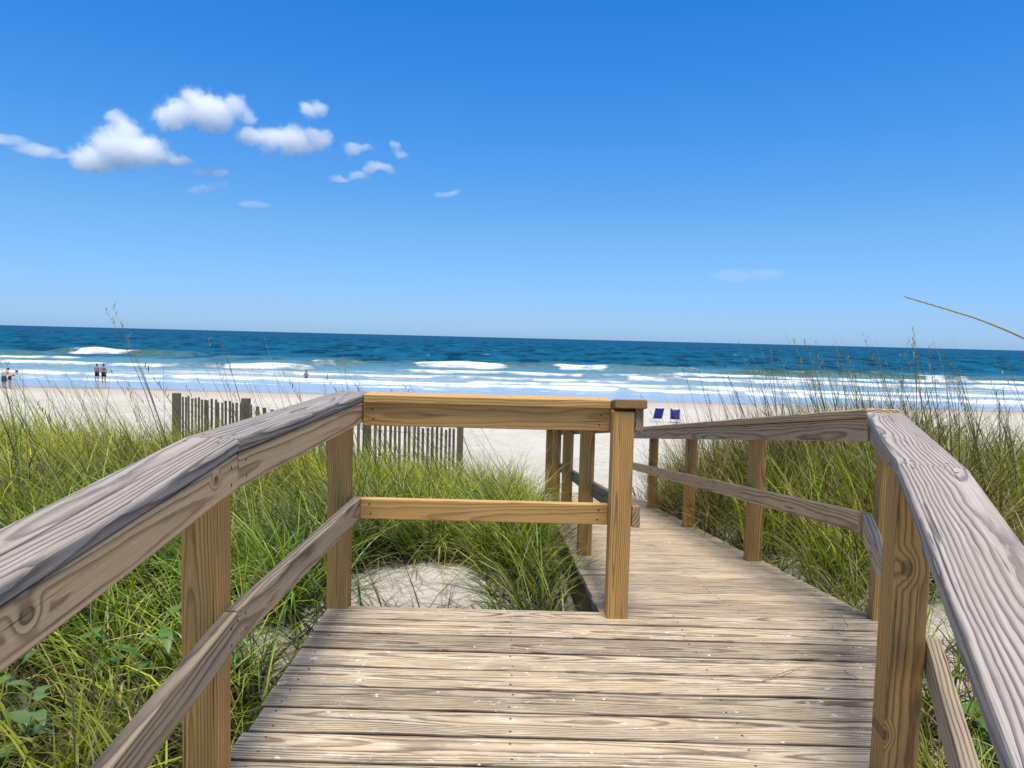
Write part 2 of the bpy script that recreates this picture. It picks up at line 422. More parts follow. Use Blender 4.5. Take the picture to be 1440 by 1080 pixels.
# --- left railing of the landing (with the start of the approach ramp)
r1 = tag(empty('wooden_railing', (-.75, 2.4, 0)), 'grey weathered railing along the left side of the landing, above the tall grass', 'railing', 'boardwalk railings')
post(r1, -.797, 1.70, -1.0, ZL - CT - .012, tint=1.05); post(r1, -.775, 2.985, -1.0, ZL - CT - .002, tint=1.0)
post(r1, -.797, -.1, -1.1, ZL - CT - .175, tint=1.0)
JY = 1.755
ZJ = .914                                # the top board rises a little towards the far corner
def lx(y): return .035 * (y - JY) / 1.3 if y > JY else 0.
def lrail(name, mat, x, za, zb, ya, yb, w, t, up, **kw):
    return plank(name, mat, r1, (x + lx(ya), ya, za), (x + lx(yb), yb, zb), w, t, up=up, **kw)
UX = (1, 0, 0); UZ = (0, 0, 1); dn = .09 * (JY + 1.2)
lrail('top_board', W_cap, -.745, ZJ - .019, ZL - .019, JY + .0015, 3.185, .142, CT, UZ, ch=.012, seg=4, tint=.86, pith=(.015, -.045), nails=((.045, .04), (.05, -.035), (-.04, .045), (-.05, -.04), (.62, .03), (.63, -.035)))
lrail('top_board', W_cap, -.745, ZJ - .019 - dn, ZJ - .019, -1.2, JY - .0015, .142, CT, UZ, ch=.012, seg=4, tint=.9, pith=(-.02, -.035), nails=((.045, .04), (.05, -.035), (-.04, .045), (-.05, -.04), (.62, .03), (.63, -.035)))
lrail('side_board', W_side, -.694, ZJ - CT - FW / 2, ZL - CT - FW / 2, JY + .004, 3.085, FW, .036, UX, tint=1.12, pith=(.0, -.03), nails=((.04, .022), (.045, -.02), (-.04, .02), (-.045, -.022)))
_p0 = (-.694, -1.2, ZJ - CT - FW / 2 - dn); _p1 = (-.694, JY - .004, ZJ - CT - FW / 2)
_m = knotted('knotty_side_wood', A_side, _p0, _p1, UX, FW, .036, (.01, -.022), [(-.676, .98, .762, .011), (-.676, 1.62, .838, .009), (-.676, .90, .80, .005)])
plank('side_board', _m, r1, _p0, _p1, FW, .036, up=UX, tint=1.12, pith=(.01, -.022), off=0., nails=((.04, .022), (.045, -.02), (-.04, .02), (-.045, -.022)))
lrail('middle_board', W_mid, -.694, .475 - FW / 2, .475 - FW / 2, JY + .003, 3.05, FW, .036, UX, tint=.9, pith=(.0, -.05), nails=((.04, .022), (.045, -.02), (-.04, .02), (-.045, -.022)))
lrail('middle_board', W_mid, -.694, .475 - FW / 2 - dn, .475 - FW / 2, -1.2, JY - .003, FW, .036, UX, tint=.86, pith=(.02, -.03), nails=((.04, .022), (.045, -.02), (-.04, .02), (-.045, -.022)))

# --- cross railing at the far edge of the landing
r2 = tag(empty('wooden_railing', (-.1, 3.0, 0)), 'short orange brown railing across the far edge of the landing', 'railing', 'boardwalk railings')
plank('top_board', W_new, r2, (-.634, 3.10, ZL - .020), (.426, 3.10, ZL - .019), .14, CT, ch=.005, tint=1.05, nails=((.045, .04), (.05, -.035), (-.04, .045), (-.05, -.04), (.62, .03), (.63, -.035)))
plank('side_board', W_new, r2, (-.638, 3.065, ZL - CT - .05), (.426, 3.065, ZL - CT - .05), .10, .036, up=(0, -1, 0), tint=.92, pith=(.0, -.025), nails=((.04, .022), (.045, -.02), (-.04, .02), (-.045, -.022)))
plank('middle_board', W_new, r2, (-.640, 3.035, .475 - FW / 2), (.426, 3.035, .475 - FW / 2), FW, .036, up=(0, -1, 0), tint=1.02, pith=(.02, -.07), nails=((.04, .022), (.045, -.02), (-.04, .02), (-.045, -.022)))

# --- left railing of the ramp
r3 = tag(empty('wooden_railing', (.46, 6, -.4)), 'left railing of the descending ramp, starting at the tall post in the middle', 'railing', 'boardwalk railings')
post(r3, .426, 2.945, -.9, ZL - CT - .002, tint=1.06, pith=(.02, -.06))
for y in (4.5, 6.12, 7.75, 9.42):
    post(r3, .442 + dx(y), y, dz(y) - .9, dz(y + .09) + ZC - CT - .004, tint=random.uniform(.9, 1.05))
def ramp_board(name, mat, par, x, zoff, w, t, up, y0, y1, **kw):
    return plank(name, mat, par, (x + dx(y0), y0, SL * (y0 - RY) + zoff), (x + dx(y1), y1, dz(y1) + zoff), w, t, up=up, **kw)
ramp_board('top_board', W_post, r3, .497, ZL - .019, .134, CT, (0, 0, 1), 2.938, 7.2, ch=.005, tint=.55, pith=(.01, -.4), nails=((.045, .04), (.05, -.035), (-.04, .045), (-.05, -.04), (.62, .03), (.63, -.035)))
ramp_board('top_board', W_side, r3, .510, ZL - .019, .142, CT, (0, 0, 1), 7.205, 9.65, ch=.006, tint=.8, nails=((.045, .04), (.05, -.035), (-.04, .045), (-.05, -.04), (.62, .03), (.63, -.035)))
ramp_board('side_board', W_side, r3, .536, ZL - CT - .047, .094, .034, (1, 0, 0), 2.95, 7.8, tint=.6, nails=((.04, .022), (.045, -.02), (-.04, .02), (-.045, -.022)))
ramp_board('side_board', W_side, r3, .536, ZL - CT - .047, .094, .034, (1, 0, 0), 7.805, 9.62, tint=.8, nails=((.04, .022), (.045, -.02), (-.04, .02), (-.045, -.022)))
ramp_board('middle_board', W_side, r3, .536, .475 - .045, FW, .034, (1, 0, 0), 2.95, 7.79, tint=.65, nails=((.04, .022), (.045, -.02), (-.04, .02), (-.045, -.022)))
ramp_board('middle_board', W_side, r3, .536, .475 - .045, FW, .034, (1, 0, 0), 7.795, 9.62, tint=.8, nails=((.04, .022), (.045, -.02), (-.04, .02), (-.045, -.022)))

# --- right railing of the landing: slants in towards the viewer
r4 = tag(empty('wooden_railing', (1.3, 2.3, 0)), 'slanting right railing with a broad pale grey streaked top board and a knotty post', 'railing', 'boardwalk railings')
D = Vector((.40, .9165, 0)); N = Vector((.9165, -.40, 0)); I0 = Vector((1.459, 2.912, 0))
def rp(s, n, z): q = I0 + D * s + N * n; return (q.x, q.y, z)
SB = -1.37                                   # where the near board begins to drop
post(r4, 1.58, 3.0, -1.0, ZC - CT - .003, rot=math.radians(-14), tint=1.05)
_a = math.radians(-8); _c = (.996 + .0445 * (math.cos(_a) - math.sin(_a)), 1.80 + .0445 * (math.sin(_a) + math.cos(_a)))
_kw = dict(up=(math.sin(_a), -math.cos(_a), 0), pith=(.03, -.05))
_m = knotted('knotty_post_wood', A_post, (*_c, -1.1), (*_c, ZC - CT - .002), _kw['up'], .089, .089, _kw['pith'], [(1.030, 1.80, .614, .0145), (1.000, 1.80, .166, .010)])
plank('post', _m, r4, (*_c, -1.1), (*_c, ZC - CT - .002), .089, .089, ch=.005, tint=.9, off=0., **_kw)
q = rp(-3.1, .02, 0); post(r4, q[0], q[1], -1.1, ZC - CT - .17, rot=math.radians(-20))
plank('top_board', W_cap, r4, rp(SB, .071, ZC - .019), rp(.09, .071, ZC - .019), .142, CT, ch=.009, seg=4, tint=1.04, skew1=-1.2, pith=(-.07, -.03), nails=((.045, .04), (.05, -.035), (-.04, .045), (-.05, -.04), (.62, .03), (.63, -.035)))
plank('top_board', W_cap, r4, rp(SB - 3., .071, ZC - .019 - 3 * .085), rp(SB - .001, .071, ZC - .019), .142, CT, ch=.009, seg=4, tint=1.0, pith=(.05, -.035), nails=((.045, .04), (.05, -.035), (-.04, .045), (-.05, -.04), (.62, .03), (.63, -.035)))
plank('side_board', W_side, r4, rp(-1.085, .07, ZC - CT - .045), rp(.11, .035, ZC - CT - .045), FW, .036, up=(-N.x, -N.y, 0), tint=.95, nails=((.04, .022), (.045, -.02), (-.04, .02), (-.045, -.022)))
plank('side_board', W_side, r4, rp(SB - 3., .128, ZC - CT - .046 - 3 * .085), rp(-1.145, .128, ZC - CT - .046), FW, .036, up=(-N.x, -N.y, 0), nails=((.04, .022), (.045, -.02), (-.04, .02), (-.045, -.022)))
plank('middle_board', W_mid, r4, rp(-1.085, .07, .475 - .045), rp(.085, .03, .475 - .045), FW, .036, up=(-N.x, -N.y, 0), tint=1.1, nails=((.04, .022), (.045, -.02), (-.04, .02), (-.045, -.022)))
plank('middle_board', W_mid, r4, rp(-4.2, .128, .42 - .045 - 3 * .085), rp(-1.125, .128, .42 - .045), FW, .036, up=(-N.x, -N.y, 0), tint=.95, nails=((.04, .022), (.045, -.02), (-.04, .02), (-.045, -.022)))

# --- right railing of the ramp
r5 = tag(empty('wooden_railing', (1.55, 6, -.4)), 'right railing of the descending ramp, in front of the tall dark grass', 'railing', 'boardwalk railings')
for y in (4.44, 6.12, 7.78, 9.5):
    post(r5, 1.518 + dx(y), y, dz(y) - .9, dz(y + .09) + ZC - CT - .004, tint=random.uniform(.92, 1.08))
ramp_board('top_board', W_side, r5, 1.532, ZC - .019, .142, CT, (0, 0, 1), 2.915, 7.0, ch=.006, tint=1.05, nails=((.045, .04), (.05, -.035), (-.04, .045), (-.05, -.04), (.62, .03), (.63, -.035)))
ramp_board('top_board', W_side, r5, 1.532, ZC - .019, .142, CT, (0, 0, 1), 7.005, 9.72, ch=.006, tint=1.05, nails=((.045, .04), (.05, -.035), (-.04, .045), (-.05, -.04), (.62, .03), (.63, -.035)))
ramp_board('side_board', W_side, r5, 1.494, ZC - CT - .05, .094, .036, (1, 0, 0), 2.93, 7.8, tint=1.05, nails=((.04, .022), (.045, -.02), (-.04, .02), (-.045, -.022)))
ramp_board('side_board', W_side, r5, 1.494, ZC - CT - .05, .094, .036, (1, 0, 0), 7.805, 9.62, nails=((.04, .022), (.045, -.02), (-.04, .02), (-.045, -.022)))
ramp_board('middle_board', W_side, r5, 1.494, .475 - .045, FW, .036, (1, 0, 0), 2.96, 4.485, tint=1.1, nails=((.04, .022), (.045, -.02), (-.04, .02), (-.045, -.022)))
ramp_board('middle_board', W_side, r5, 1.494, .475 - .045, FW, .036, (1, 0, 0), 4.488, 9.64, tint=1.1, nails=((.04, .022), (.045, -.02), (-.04, .02), (-.045, -.022)))

# ------------------------------------------------------------------ ground
def gz(x, y):
    x = np.asarray(x, float); y = np.asarray(y, float)
    z = np.interp(y, [-40, 0, 3.2, 4.6, 7, 10, 13, 18, 25, 34, 46, 58, 62, 70, 90, 140], [-.6, -.5, -.3, -.33, -.66, -1.12, -1.75, -2.55, -3.25, -3.6, -3.78, -3.95, -4.03, -4.35, -5.2, -8.])
    z = z + .62 * np.exp(-((x + 6.5) / 3.2) ** 2 - ((y - 7.2) / 3.2) ** 2)
    z = z + .15 * np.exp(-((x + 2.5) / 1.6) ** 2 - ((y - 5.) / 2.) ** 2)
    z = z + .12 * np.exp(-((x + 1.9) / 1.5) ** 2 - ((y - 8.) / 1.6) ** 2)
    z = z + .62 * np.exp(-((x - 3.4) / 1.5) ** 2 - ((y - 6.8) / 2.3) ** 2)
    z = z + .30 * np.exp(-((x - 7.5) / 3.) ** 2 - ((y - 7) / 3.) ** 2)
    z = z + .12 * np.exp(-((x + .45) / .55) ** 2 - ((y - 3.9) / .55) ** 2)
    und = (sst(60, 40, y) * .12 + .02) * fbm(x * .12, y * .12, 3, 3) + sst(60, 20, y) * .05 * fbm(x * .6, y * .6, 3, 5)
    z = z + und
    # keep clear of the walkway
    inw = sst(.9, .6, np.abs(x - 1.0)) * sst(2.9, 3.3, y) * sst(11.4, 10, y)
    z = np.where(inw > 0, np.minimum(z, z * (1 - inw) + inw * (SL * (y - RY) - .30)), z)
    inl = sst(1.5, 1.15, np.abs(x - .35)) * sst(3.35, 3.1, y)
    z = z * (1 - inl) + inl * np.minimum(z, -.33)
    return z
def axis(segs):
    out = [segs[0][0]]
    for a, c, st in segs:
        n = max(1, int(round((c - a) / st))); out += list(a + (c - a) * (np.arange(n) + 1) / n)
    return np.array(out)
gx = axis([(-600, -120, 40), (-120, -30, 3), (-30, -12, .5), (-12, 9, .09), (9, 30, .5), (30, 120, 3), (120, 600, 40)])
gy = axis([(-60, -4, 3), (-4, 12, .09), (12, 26, .25), (26, 64, .6), (64, 140, 4)])
X, Y = np.meshgrid(gx, gy)
Z = gz(X, Y)
def grid_faces(r, c):
    i = np.arange(r - 1)[:, None] * c + np.arange(c - 1)[None, :]
    i = i.ravel(); return np.stack([i, i + 1, i + c + 1, i + c], 1)
me = mesh_np('sand', np.stack([X.ravel(), Y.ravel(), Z.ravel()], 1), grid_faces(*X.shape))
tag(link('ground', me, M_sand), 'pale beach sand and dunes running down to the sea', kind='structure')

# ------------------------------------------------------------------ the sea
def px(xp, d): return (xp - 720.) * d / 1000.
wy = np.concatenate([np.arange(60.5, 150, .25), 150 * 1.011 ** np.arange(0, 150), 150 * 1.011 ** 150 * 1.06 ** np.arange(1, 75)])
wt = np.linspace(-1.15, 1.15, 900)
YY = np.repeat(wy[:, None], 900, 1); XX = YY * wt[None, :]
wavy = fbm(XX * .035, YY * .02, 2, 11)
hgt = np.zeros_like(XX); foam = np.zeros_like(XX); green = np.zeros_like(XX)
amp_far = sst(80, 170, YY)
chop = amp_far * (.62 * fbm(XX * .045, YY * .07, 3, 21) + .26 * fbm(XX * .13, YY * .28, 2, 31) * sst(900, 300, YY)) + .03 * sst(66, 90, YY) * fbm(XX * .3, YY * .6, 2, 41)
hgt += chop * sst(6000, 1500, YY)
def crest(yc, x0, x1, amp, fints=(), wob=1.6, seed=1, wb=None, wf=None, gr=1., trail=2., tf=.8, soft=3., line=False):
    """one wave crest: yc distance at its middle, x0..x1 lateral metres, fints = broken stretches"""
    global hgt, foam, green
    c = (yc(XX) if callable(yc) else yc) + wob * noise2(XX * .05, XX * 0 + seed * 3.3, seed) + .5 * noise2(XX * .3, XX * 0 + seed, seed + 2)
    s = YY - c
    env = sst(x0 - soft, x0 + soft, XX) * sst(x1 + soft, x1 - soft, XX)
    env = env * (.85 + .3 * noise2(XX * .12, XX * 0 + 5, seed + 4))
    wb = wb or 3.2 * amp + 1.4; wf = wf or .9 * amp + .3
    prof = np.where(s < 0, np.exp(-(s / wf) ** 2), np.exp(-(s / wb) ** 2))
    hgt += amp * env * prof - .25 * amp * env * np.exp(-((s + 3 * wf) / (2 * wf)) ** 2)
    green = np.maximum(green, gr * env * np.exp(-((s + .35 * wf) / (1.1 * wf)) ** 2) * np.clip(.75 + .5 * noise2(XX * .08, YY * .1, seed + 40), .3, 1))
    fi = np.zeros_like(XX)
    for a, b_ in fints: fi = np.maximum(fi, sst(a - 2.2, a + 2.2, XX + 1.6 * noise2(XX * .5, YY * .6, seed + 20)) * sst(b_ + 5, b_ - 5, XX + 2.5 * noise2(XX * .4, YY * .5, seed + 21)))
    rag = .5 + .9 * noise2(XX * .6, YY * .9, seed + 7)
    core = np.where(s < 0, np.exp(-((s + .35 * wf) / (1.5 * wf)) ** 4), np.exp(-(s / (.5 + .25 * wf + .5 * rag)) ** 2))
    brk = np.clip(.98 + .42 * noise2(XX * .16, YY * .10, seed + 30) + .35 * noise2(XX * .5, YY * .3, seed + 31), .15, 1.1) if line else 1.
    foam = np.maximum(foam, fi * core * brk * (.92 if line else 1.0))
    tr = np.where(s > 0, np.exp(-(s / trail)), np.exp(s / (1.2 * trail)))
    foam = np.maximum(foam, fi * tr * tf * (.8 if line else 1) * np.clip(.75 + .7 * noise2(XX * .07, YY * .12, seed + 33), .2, 1.2))
P = px
crest(142, P(78, 142), P(275, 142), 1.25, [(P(108, 142), P(190, 142))], seed=1)
crest(101, P(228, 101), P(445, 101), 0.85, [(P(312, 101), P(440, 101))], seed=2)
crest(117, P(430, 117), P(515, 117), .9, [(P(441, 117), P(470, 117))], seed=3)
crest(120, P(572, 120), P(720, 120), 1.15, [(P(580, 120), P(712, 120))], seed=4)
crest(128, P(640, 128), P(800, 128), .95, [], seed=5)
crest(122, P(770, 122), P(990, 122), 1.1, [(P(780, 122), P(857, 122)), (P(955, 122), P(975, 122))], seed=6)
crest(119, P(1000, 119), P(1700, 119), .75, [(P(1285, 119), P(1345, 119)), (P(1120, 119), P(1140, 119)), (P(1480, 119), P(1560, 119))], seed=7, wob=2.5)
crest(124, P(-500, 124), P(60, 124), .9, [(P(-200, 124), P(-60, 124))], seed=8)
# lines of white water between the breakers and the shore
crest(117, P(-600, 117), P(120, 117), .32, [(P(-600, 117), P(120, 117))], seed=9, trail=3., gr=.2, line=True)
crest(99, P(-600, 99), P(245, 99), .4, [(P(-600, 99), P(245, 99))], seed=10, trail=4., gr=.2, line=True)
crest(101, P(540, 101), P(960, 101), .36, [(P(545, 101), P(960, 101))], seed=11, trail=3., gr=.2, tf=.75, line=True)
crest(lambda x: 97 - .045 * x, P(860, 95), P(1900, 95), .5, [(P(870, 95), P(1900, 95))], seed=12, trail=5., gr=.2, tf=.95, line=True)
crest(88, P(380, 88), P(900, 88), .28, [(P(400, 88), P(900, 88))], seed=13, trail=3., gr=.1, tf=.75, line=True)
crest(110, P(900, 110), P(1800, 110), .4, [(P(930, 110), P(1800, 110))], seed=16, trail=4., gr=.2, tf=.8, line=True)
crest(lambda x: 74 - .075 * x, -140, 140, .3, [(-140, 140)], seed=14, trail=2.4, gr=.0, wob=2.2, tf=.85, line=True)
crest(lambda x: 81 - .05 * x, -10, 140, .26, [(-5, 140)], seed=15, trail=2.5, gr=.0, wob=2.5, tf=.75, line=True)
foam = np.maximum(foam, .52 * sst(64, 70, YY) * sst(118, 100, YY) * (1 + .5 * fbm(XX * .04, YY * .1, 2, 51)))
edge = sst(61.5, 63.5, YY + 1.2 * noise2(XX * .06, YY * 0 + 2, 61))
hgt = hgt * sst(62, 66, YY) - .25 * (1 - edge)
me = mesh_np('sea', np.stack([XX.ravel(), YY.ravel(), (SEA + .01 + hgt).ravel()], 1), grid_faces(*XX.shape))
fattr(me, 'foam', np.clip(foam, 0, 1.3)); fattr(me, 'crest', np.clip(green, 0, 1))
tag(link('sea', me, M_water), 'deep blue sea with white breakers rolling in', kind='structure')

# ------------------------------------------------------------------ grass
GREENS = np.array([(.22, .31, .022), (.12, .235, .022), (.05, .115, .016), (.31, .345, .034), (.165, .235, .04), (.075, .16, .02)])
STRAW = np.array([(.46, .36, .18), (.38, .30, .15), (.22, .14, .07), (.50, .43, .27), (.13, .085, .045)])
def blades(pos, L, az, th0, th1, w, tint, S=5, name='grass', twist=None):
    """curved strips: th0 = angle from upright at the root, th1 = extra bend to the tip (arrays)"""
    n = len(L); t = np.linspace(0, 1, S + 1)
    th = th0[:, None] + th1[:, None] * t[None, :] ** 1.3
    ds = (L / S)[:, None]
    hor = np.concatenate([np.zeros((n, 1)), np.cumsum(np.sin((th[:, 1:] + th[:, :-1]) / 2) * ds, 1)], 1)
    ver = np.concatenate([np.zeros((n, 1)), np.cumsum(np.cos((th[:, 1:] + th[:, :-1]) / 2) * ds, 1)], 1)
    dirx, diry = np.cos(az)[:, None], np.sin(az)[:, None]
    Px = pos[:, 0:1] + dirx * hor; Py = pos[:, 1:2] + diry * hor; Pz = pos[:, 2:3] + ver
    ta = (az + np.pi / 2 + (twist if twist is not None else 0))
    wx, wy_ = np.cos(ta)[:, None], np.sin(ta)[:, None]
    prof = np.minimum(1, .65 + 1.2 * t) * (1 - t ** 2.2) + .06
    hw = (w / 2)[:, None] * prof[None, :]
    V = np.empty((n, S + 1, 2, 3))
    V[:, :, 0, 0] = Px - wx * hw; V[:, :, 0, 1] = Py - wy_ * hw; V[:, :, 0, 2] = Pz
    V[:, :, 1, 0] = Px + wx * hw; V[:, :, 1, 1] = Py + wy_ * hw; V[:, :, 1, 2] = Pz
    base = np.arange(n)[:, None] * (2 * (S + 1)) + 2 * np.arange(S)[None, :]
    F = np.stack([base, base + 1, base + 3, base + 2], 2).reshape(-1, 4)
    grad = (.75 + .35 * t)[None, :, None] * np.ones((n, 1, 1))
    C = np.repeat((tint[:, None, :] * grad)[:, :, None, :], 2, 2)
    return V.reshape(-1, 3), F, C.reshape(-1, 3)

def grass_object(parts, name, label):
    V = []; F = []; C = []; n = 0
    for v, f, c in parts:
        V.append(v); F.append(f + n); C.append(c); n += len(v)
    V = np.concatenate(V); C = np.concatenate(C)
    me = mesh_np(name, V, np.concatenate(F))
    fattr(me, 'tint', np.concatenate([C, np.ones((len(C), 1))], 1), 'FLOAT_COLOR')
    return tag(link(name, me, M_grass), label, kind='stuff')

def density(x, y):
    d = np.ones_like(x)
    edge = 9.3 + .9 * noise2(x * .5, y * 0, 71)
    d *= sst(edge + 1.2, edge - .8, y)
    d *= 1 - ((x > -.86) & (x < 1.1 + np.clip(y - 1.75, 0, 1.3) * .44) & (y < RY + .05))
    d *= 1 - ((x > .30 + dx(y)) & (x < 1.70 + dx(y)) & (y >= RY + .05))
    for cx, cy, rx, ry in ((-.45, 3.72, .55, .62), (-1.22, 3.15, .26, .3), (2.45, 3.75, .42, .38), (1.85, 4.5, .14, .35), (-1.0, 2.2, .12, .3), (1.75, 2.45, .2, .3), (-1.58, 2.2, .22, .2), (-1.46, 2.72, .22, .2), (-1.9, 2.6, .18, .16)):
        d *= sst(.55, 1.15, np.hypot((x - cx) / rx, (y - cy) / ry) + .25 * noise2(x * 3, y * 3, 75))
    d *= .35 + .65 * sst(-.45, .1, fbm(x * .55, y * .55, 2, 81))
    return d
def tufts(n, x0, x1, y0, y1, near=True):
    x = rng.uniform(x0, x1, n * 3); y = rng.uniform(y0, y1, n * 3)
    keep = (rng.random(n * 3) < density(x, y)) & (np.abs(x) < .80 * y + 1.0)
    x, y = x[keep][:n], y[keep][:n]
    return x, y
def tuft_blades(x, y, per, Lr, sp, spread, wr, straw, lean=(-.17, .03), tone=1.08, hue=None, bend=(.35, 1.5), tone_noise=.7):
    m = rng.poisson(per, len(x)); idx = np.repeat(np.arange(len(x)), m); n = len(idx)
    ang = rng.uniform(0, 2 * np.pi, n); rr = sp * np.sqrt(rng.random(n))
    bx = x[idx] + rr * np.cos(ang); by = y[idx] + rr * np.sin(ang)
    ok = (density(bx, by) > .05); bx, by, ang, idx = bx[ok], by[ok], ang[ok], idx[ok]; n = len(bx)
    tl = rng.uniform(.75, 1.15, len(x))[idx]
    L = rng.uniform(Lr[0], Lr[1], n) * tl
    th0 = np.abs(rng.normal(0, spread, n)); vx = np.cos(ang) * np.sin(th0) + lean[0] * rng.uniform(.2, 1.5, n); vy = np.sin(ang) * np.sin(th0) + lean[1]
    az = np.arctan2(vy, vx); th0 = np.arcsin(np.clip(np.hypot(vx, vy), 0, .97))
    th1 = rng.uniform(bend[0], bend[1], n)
    w = rng.uniform(wr[0], wr[1], n)
    g = GREENS[rng.integers(0, len(GREENS), n)]
    if hue is not None:
        hm = np.clip(.5 + .9 * hue(bx, by), 0, 1)[:, None]
        g = g * (1 - hm) + hm * np.array([.42, .415, .034]) * rng.uniform(.7, 1.1, (n, 1))
    is_s = rng.random(n) < straw * (.5 + 1.2 * np.clip(.5 + fbm(bx * .7, by * .7, 2, 91), 0, 1))
    g = np.where(is_s[:, None], STRAW[rng.integers(0, 5, n)], g)
    th1 = np.where(is_s, th1 * 1.4, th1)
    g = g * (rng.uniform(.35, 1.3, n) * tone)[:, None] * (1 + tone_noise * fbm(bx * .9, by * .9, 2, 95))[:, None].clip(.5, 1.5)
    pos = np.stack([bx, by, gz(bx, by) - .02], 1)
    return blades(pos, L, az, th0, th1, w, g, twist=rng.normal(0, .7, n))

hueL = lambda x, y: fbm(x * .35 + .2, y * .35, 2, 101) + .6 * np.exp(-((x + 5.2) / 2.2) ** 2) * sst(4, 6, y) - .02
GAP_SHADE = np.array([(.030, .034, .014), (.045, .036, .020), (.022, .040, .012), (.07, .055, .032)])  # near-black leaf tones paint the shade gaps under the grass
def shade_litter(n, x0, x1, y0, y1, L=(.10, .34)):
    """matted dead leaves over the sand, coloured dark as the shade between living blades"""
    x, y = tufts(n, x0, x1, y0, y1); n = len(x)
    c = GAP_SHADE[rng.integers(0, 4, n)] * rng.uniform(.6, 1.3, (n, 1))
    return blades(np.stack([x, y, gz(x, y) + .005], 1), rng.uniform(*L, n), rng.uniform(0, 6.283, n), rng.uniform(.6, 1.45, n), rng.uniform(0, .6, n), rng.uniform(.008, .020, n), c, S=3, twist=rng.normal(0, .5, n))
parts = [shade_litter(16000, -6.5, .4, .7, 5.0), shade_litter(9000, -9.5, .4, 5.0, 10.)]
x, y = tufts(620, -5.5, .4, .6, 4.2); parts.append(tuft_blades(x, y, 19, (.30, .66), .10, .62, (.005, .0125), .17, hue=hueL, bend=(.5, 2.0)))
x, y = tufts(1350, -9.5, .4, 3.6, 10.5); parts.append(tuft_blades(x, y, 19, (.36, .82), .14, .60, (.0045, .0125), .18, hue=hueL, bend=(.4, 2.2)))
x, y = tufts(230, -1.5, .4, 3.5, 7.5); parts.append(tuft_blades(x, y, 26, (.40, .75), .09, .62, (.006, .0125), .08, hue=lambda x, y: -.5 + .7 * sst(4.5, 6.5, y), bend=(.4, 1.8)))
x, y = tufts(330, -3.8, -.75, 5.8, 9.2); parts.append(tuft_blades(x, y, 22, (.52, .9), .12, .42, (.006, .012), .14, hue=lambda x, y: .12 + fbm(x * .6, y * .6, 2, 103), bend=(.3, 1.5)))
# long flying blades, swept to the left by the wind
x, y = tufts(230, -6.5, -.9, 3.0, 9.0); parts.append(tuft_blades(x, y, 2.2, (.9, 1.45), .06, .28, (.004, .0075), .15, lean=(-.40, .0), bend=(.1, .8)))
# loose tangle of thin bent leaves
x, y = tufts(900, -7.5, .4, .9, 9.2); parts.append(tuft_blades(x, y, 6, (.35, .7), .25, .8, (.003, .006), .4, hue=hueL, lean=(.0, .0), bend=(1.0, 3.0), tone=1.1))
# dead thatch lying low
x, y = tufts(700, -7, .4, 1.0, 9.5); parts.append(tuft_blades(x, y, 7, (.2, .5), .2, 1.0, (.003, .006), .95, bend=(.6, 1.2), tone=.75))
def patch_thatch(cx, cy, rx, ry, n, L=(.12, .4)):
    a = rng.uniform(0, 6.283, n); r_ = np.sqrt(rng.random(n)); bx = cx + rx * r_ * np.cos(a); by = cy + ry * r_ * np.sin(a)
    c = np.array([(.30, .26, .21), (.20, .16, .12), (.38, .34, .28), (.14, .11, .08)])[rng.integers(0, 4, n)]
    return blades(np.stack([bx, by, gz(bx, by) + .012], 1), rng.uniform(*L, n), rng.uniform(0, 6.283, n), rng.uniform(1.1, 1.5, n), rng.uniform(-.1, .5, n), rng.uniform(.002, .005, n), c)
parts.append(patch_thatch(-.2, 3.75, .6, .55, 260)); parts.append(patch_thatch(-1.2, 3.1, .5, .5, 160))
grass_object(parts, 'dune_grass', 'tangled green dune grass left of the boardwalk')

hueR = lambda x, y: -.15 + .9 * sst(5.2, 3.6, y) * sst(1.6, 3., x) + .4 * fbm(x * .5, y * .5, 2, 111)
parts = [shade_litter(15000, 1.0, 8.0, 1.0, 10.)]
x, y = tufts(560, 1.0, 5.6, 1.0, 4.6); parts.append(tuft_blades(x, y, 19, (.28, .62), .09, .55, (.0045, .0095), .2, hue=hueR))
x, y = tufts(1150, 1.6, 8.5, 4.2, 10.2); parts.append(tuft_blades(x, y, 22, (.36, .95), .13, .52, (.0055, .0115), .46, hue=hueR, lean=(-.03, .0), tone=.9, bend=(.25, 1.3)))
x, y = tufts(150, 1.8, 7.5, 5.0, 9.5); parts.append(tuft_blades(x, y, 5, (.85, 1.25), .07, .22, (.004, .008), .35, lean=(-.16, .0), bend=(.1, .7), tone=.85))
x, y = tufts(400, 1.6, 8, 1.2, 9.0); parts.append(tuft_blades(x, y, 8, (.2, .5), .2, 1.0, (.003, .006), .95, bend=(.6, 1.2), tone=.7))
x, y = tufts(800, 1.6, 8, 1.2, 9.2); parts.append(tuft_blades(x, y, 6, (.4, .8), .22, .75, (.003, .006), .55, hue=hueR, lean=(.0, .0), bend=(.8, 3.0)))
parts.append(patch_thatch(2.3, 3.7, .8, .7, 320)); parts.append(patch_thatch(1.8, 2.4, .5, .7, 150))
grass_object(parts, 'dune_grass', 'tall dark and yellow green dune grass right of the boardwalk')

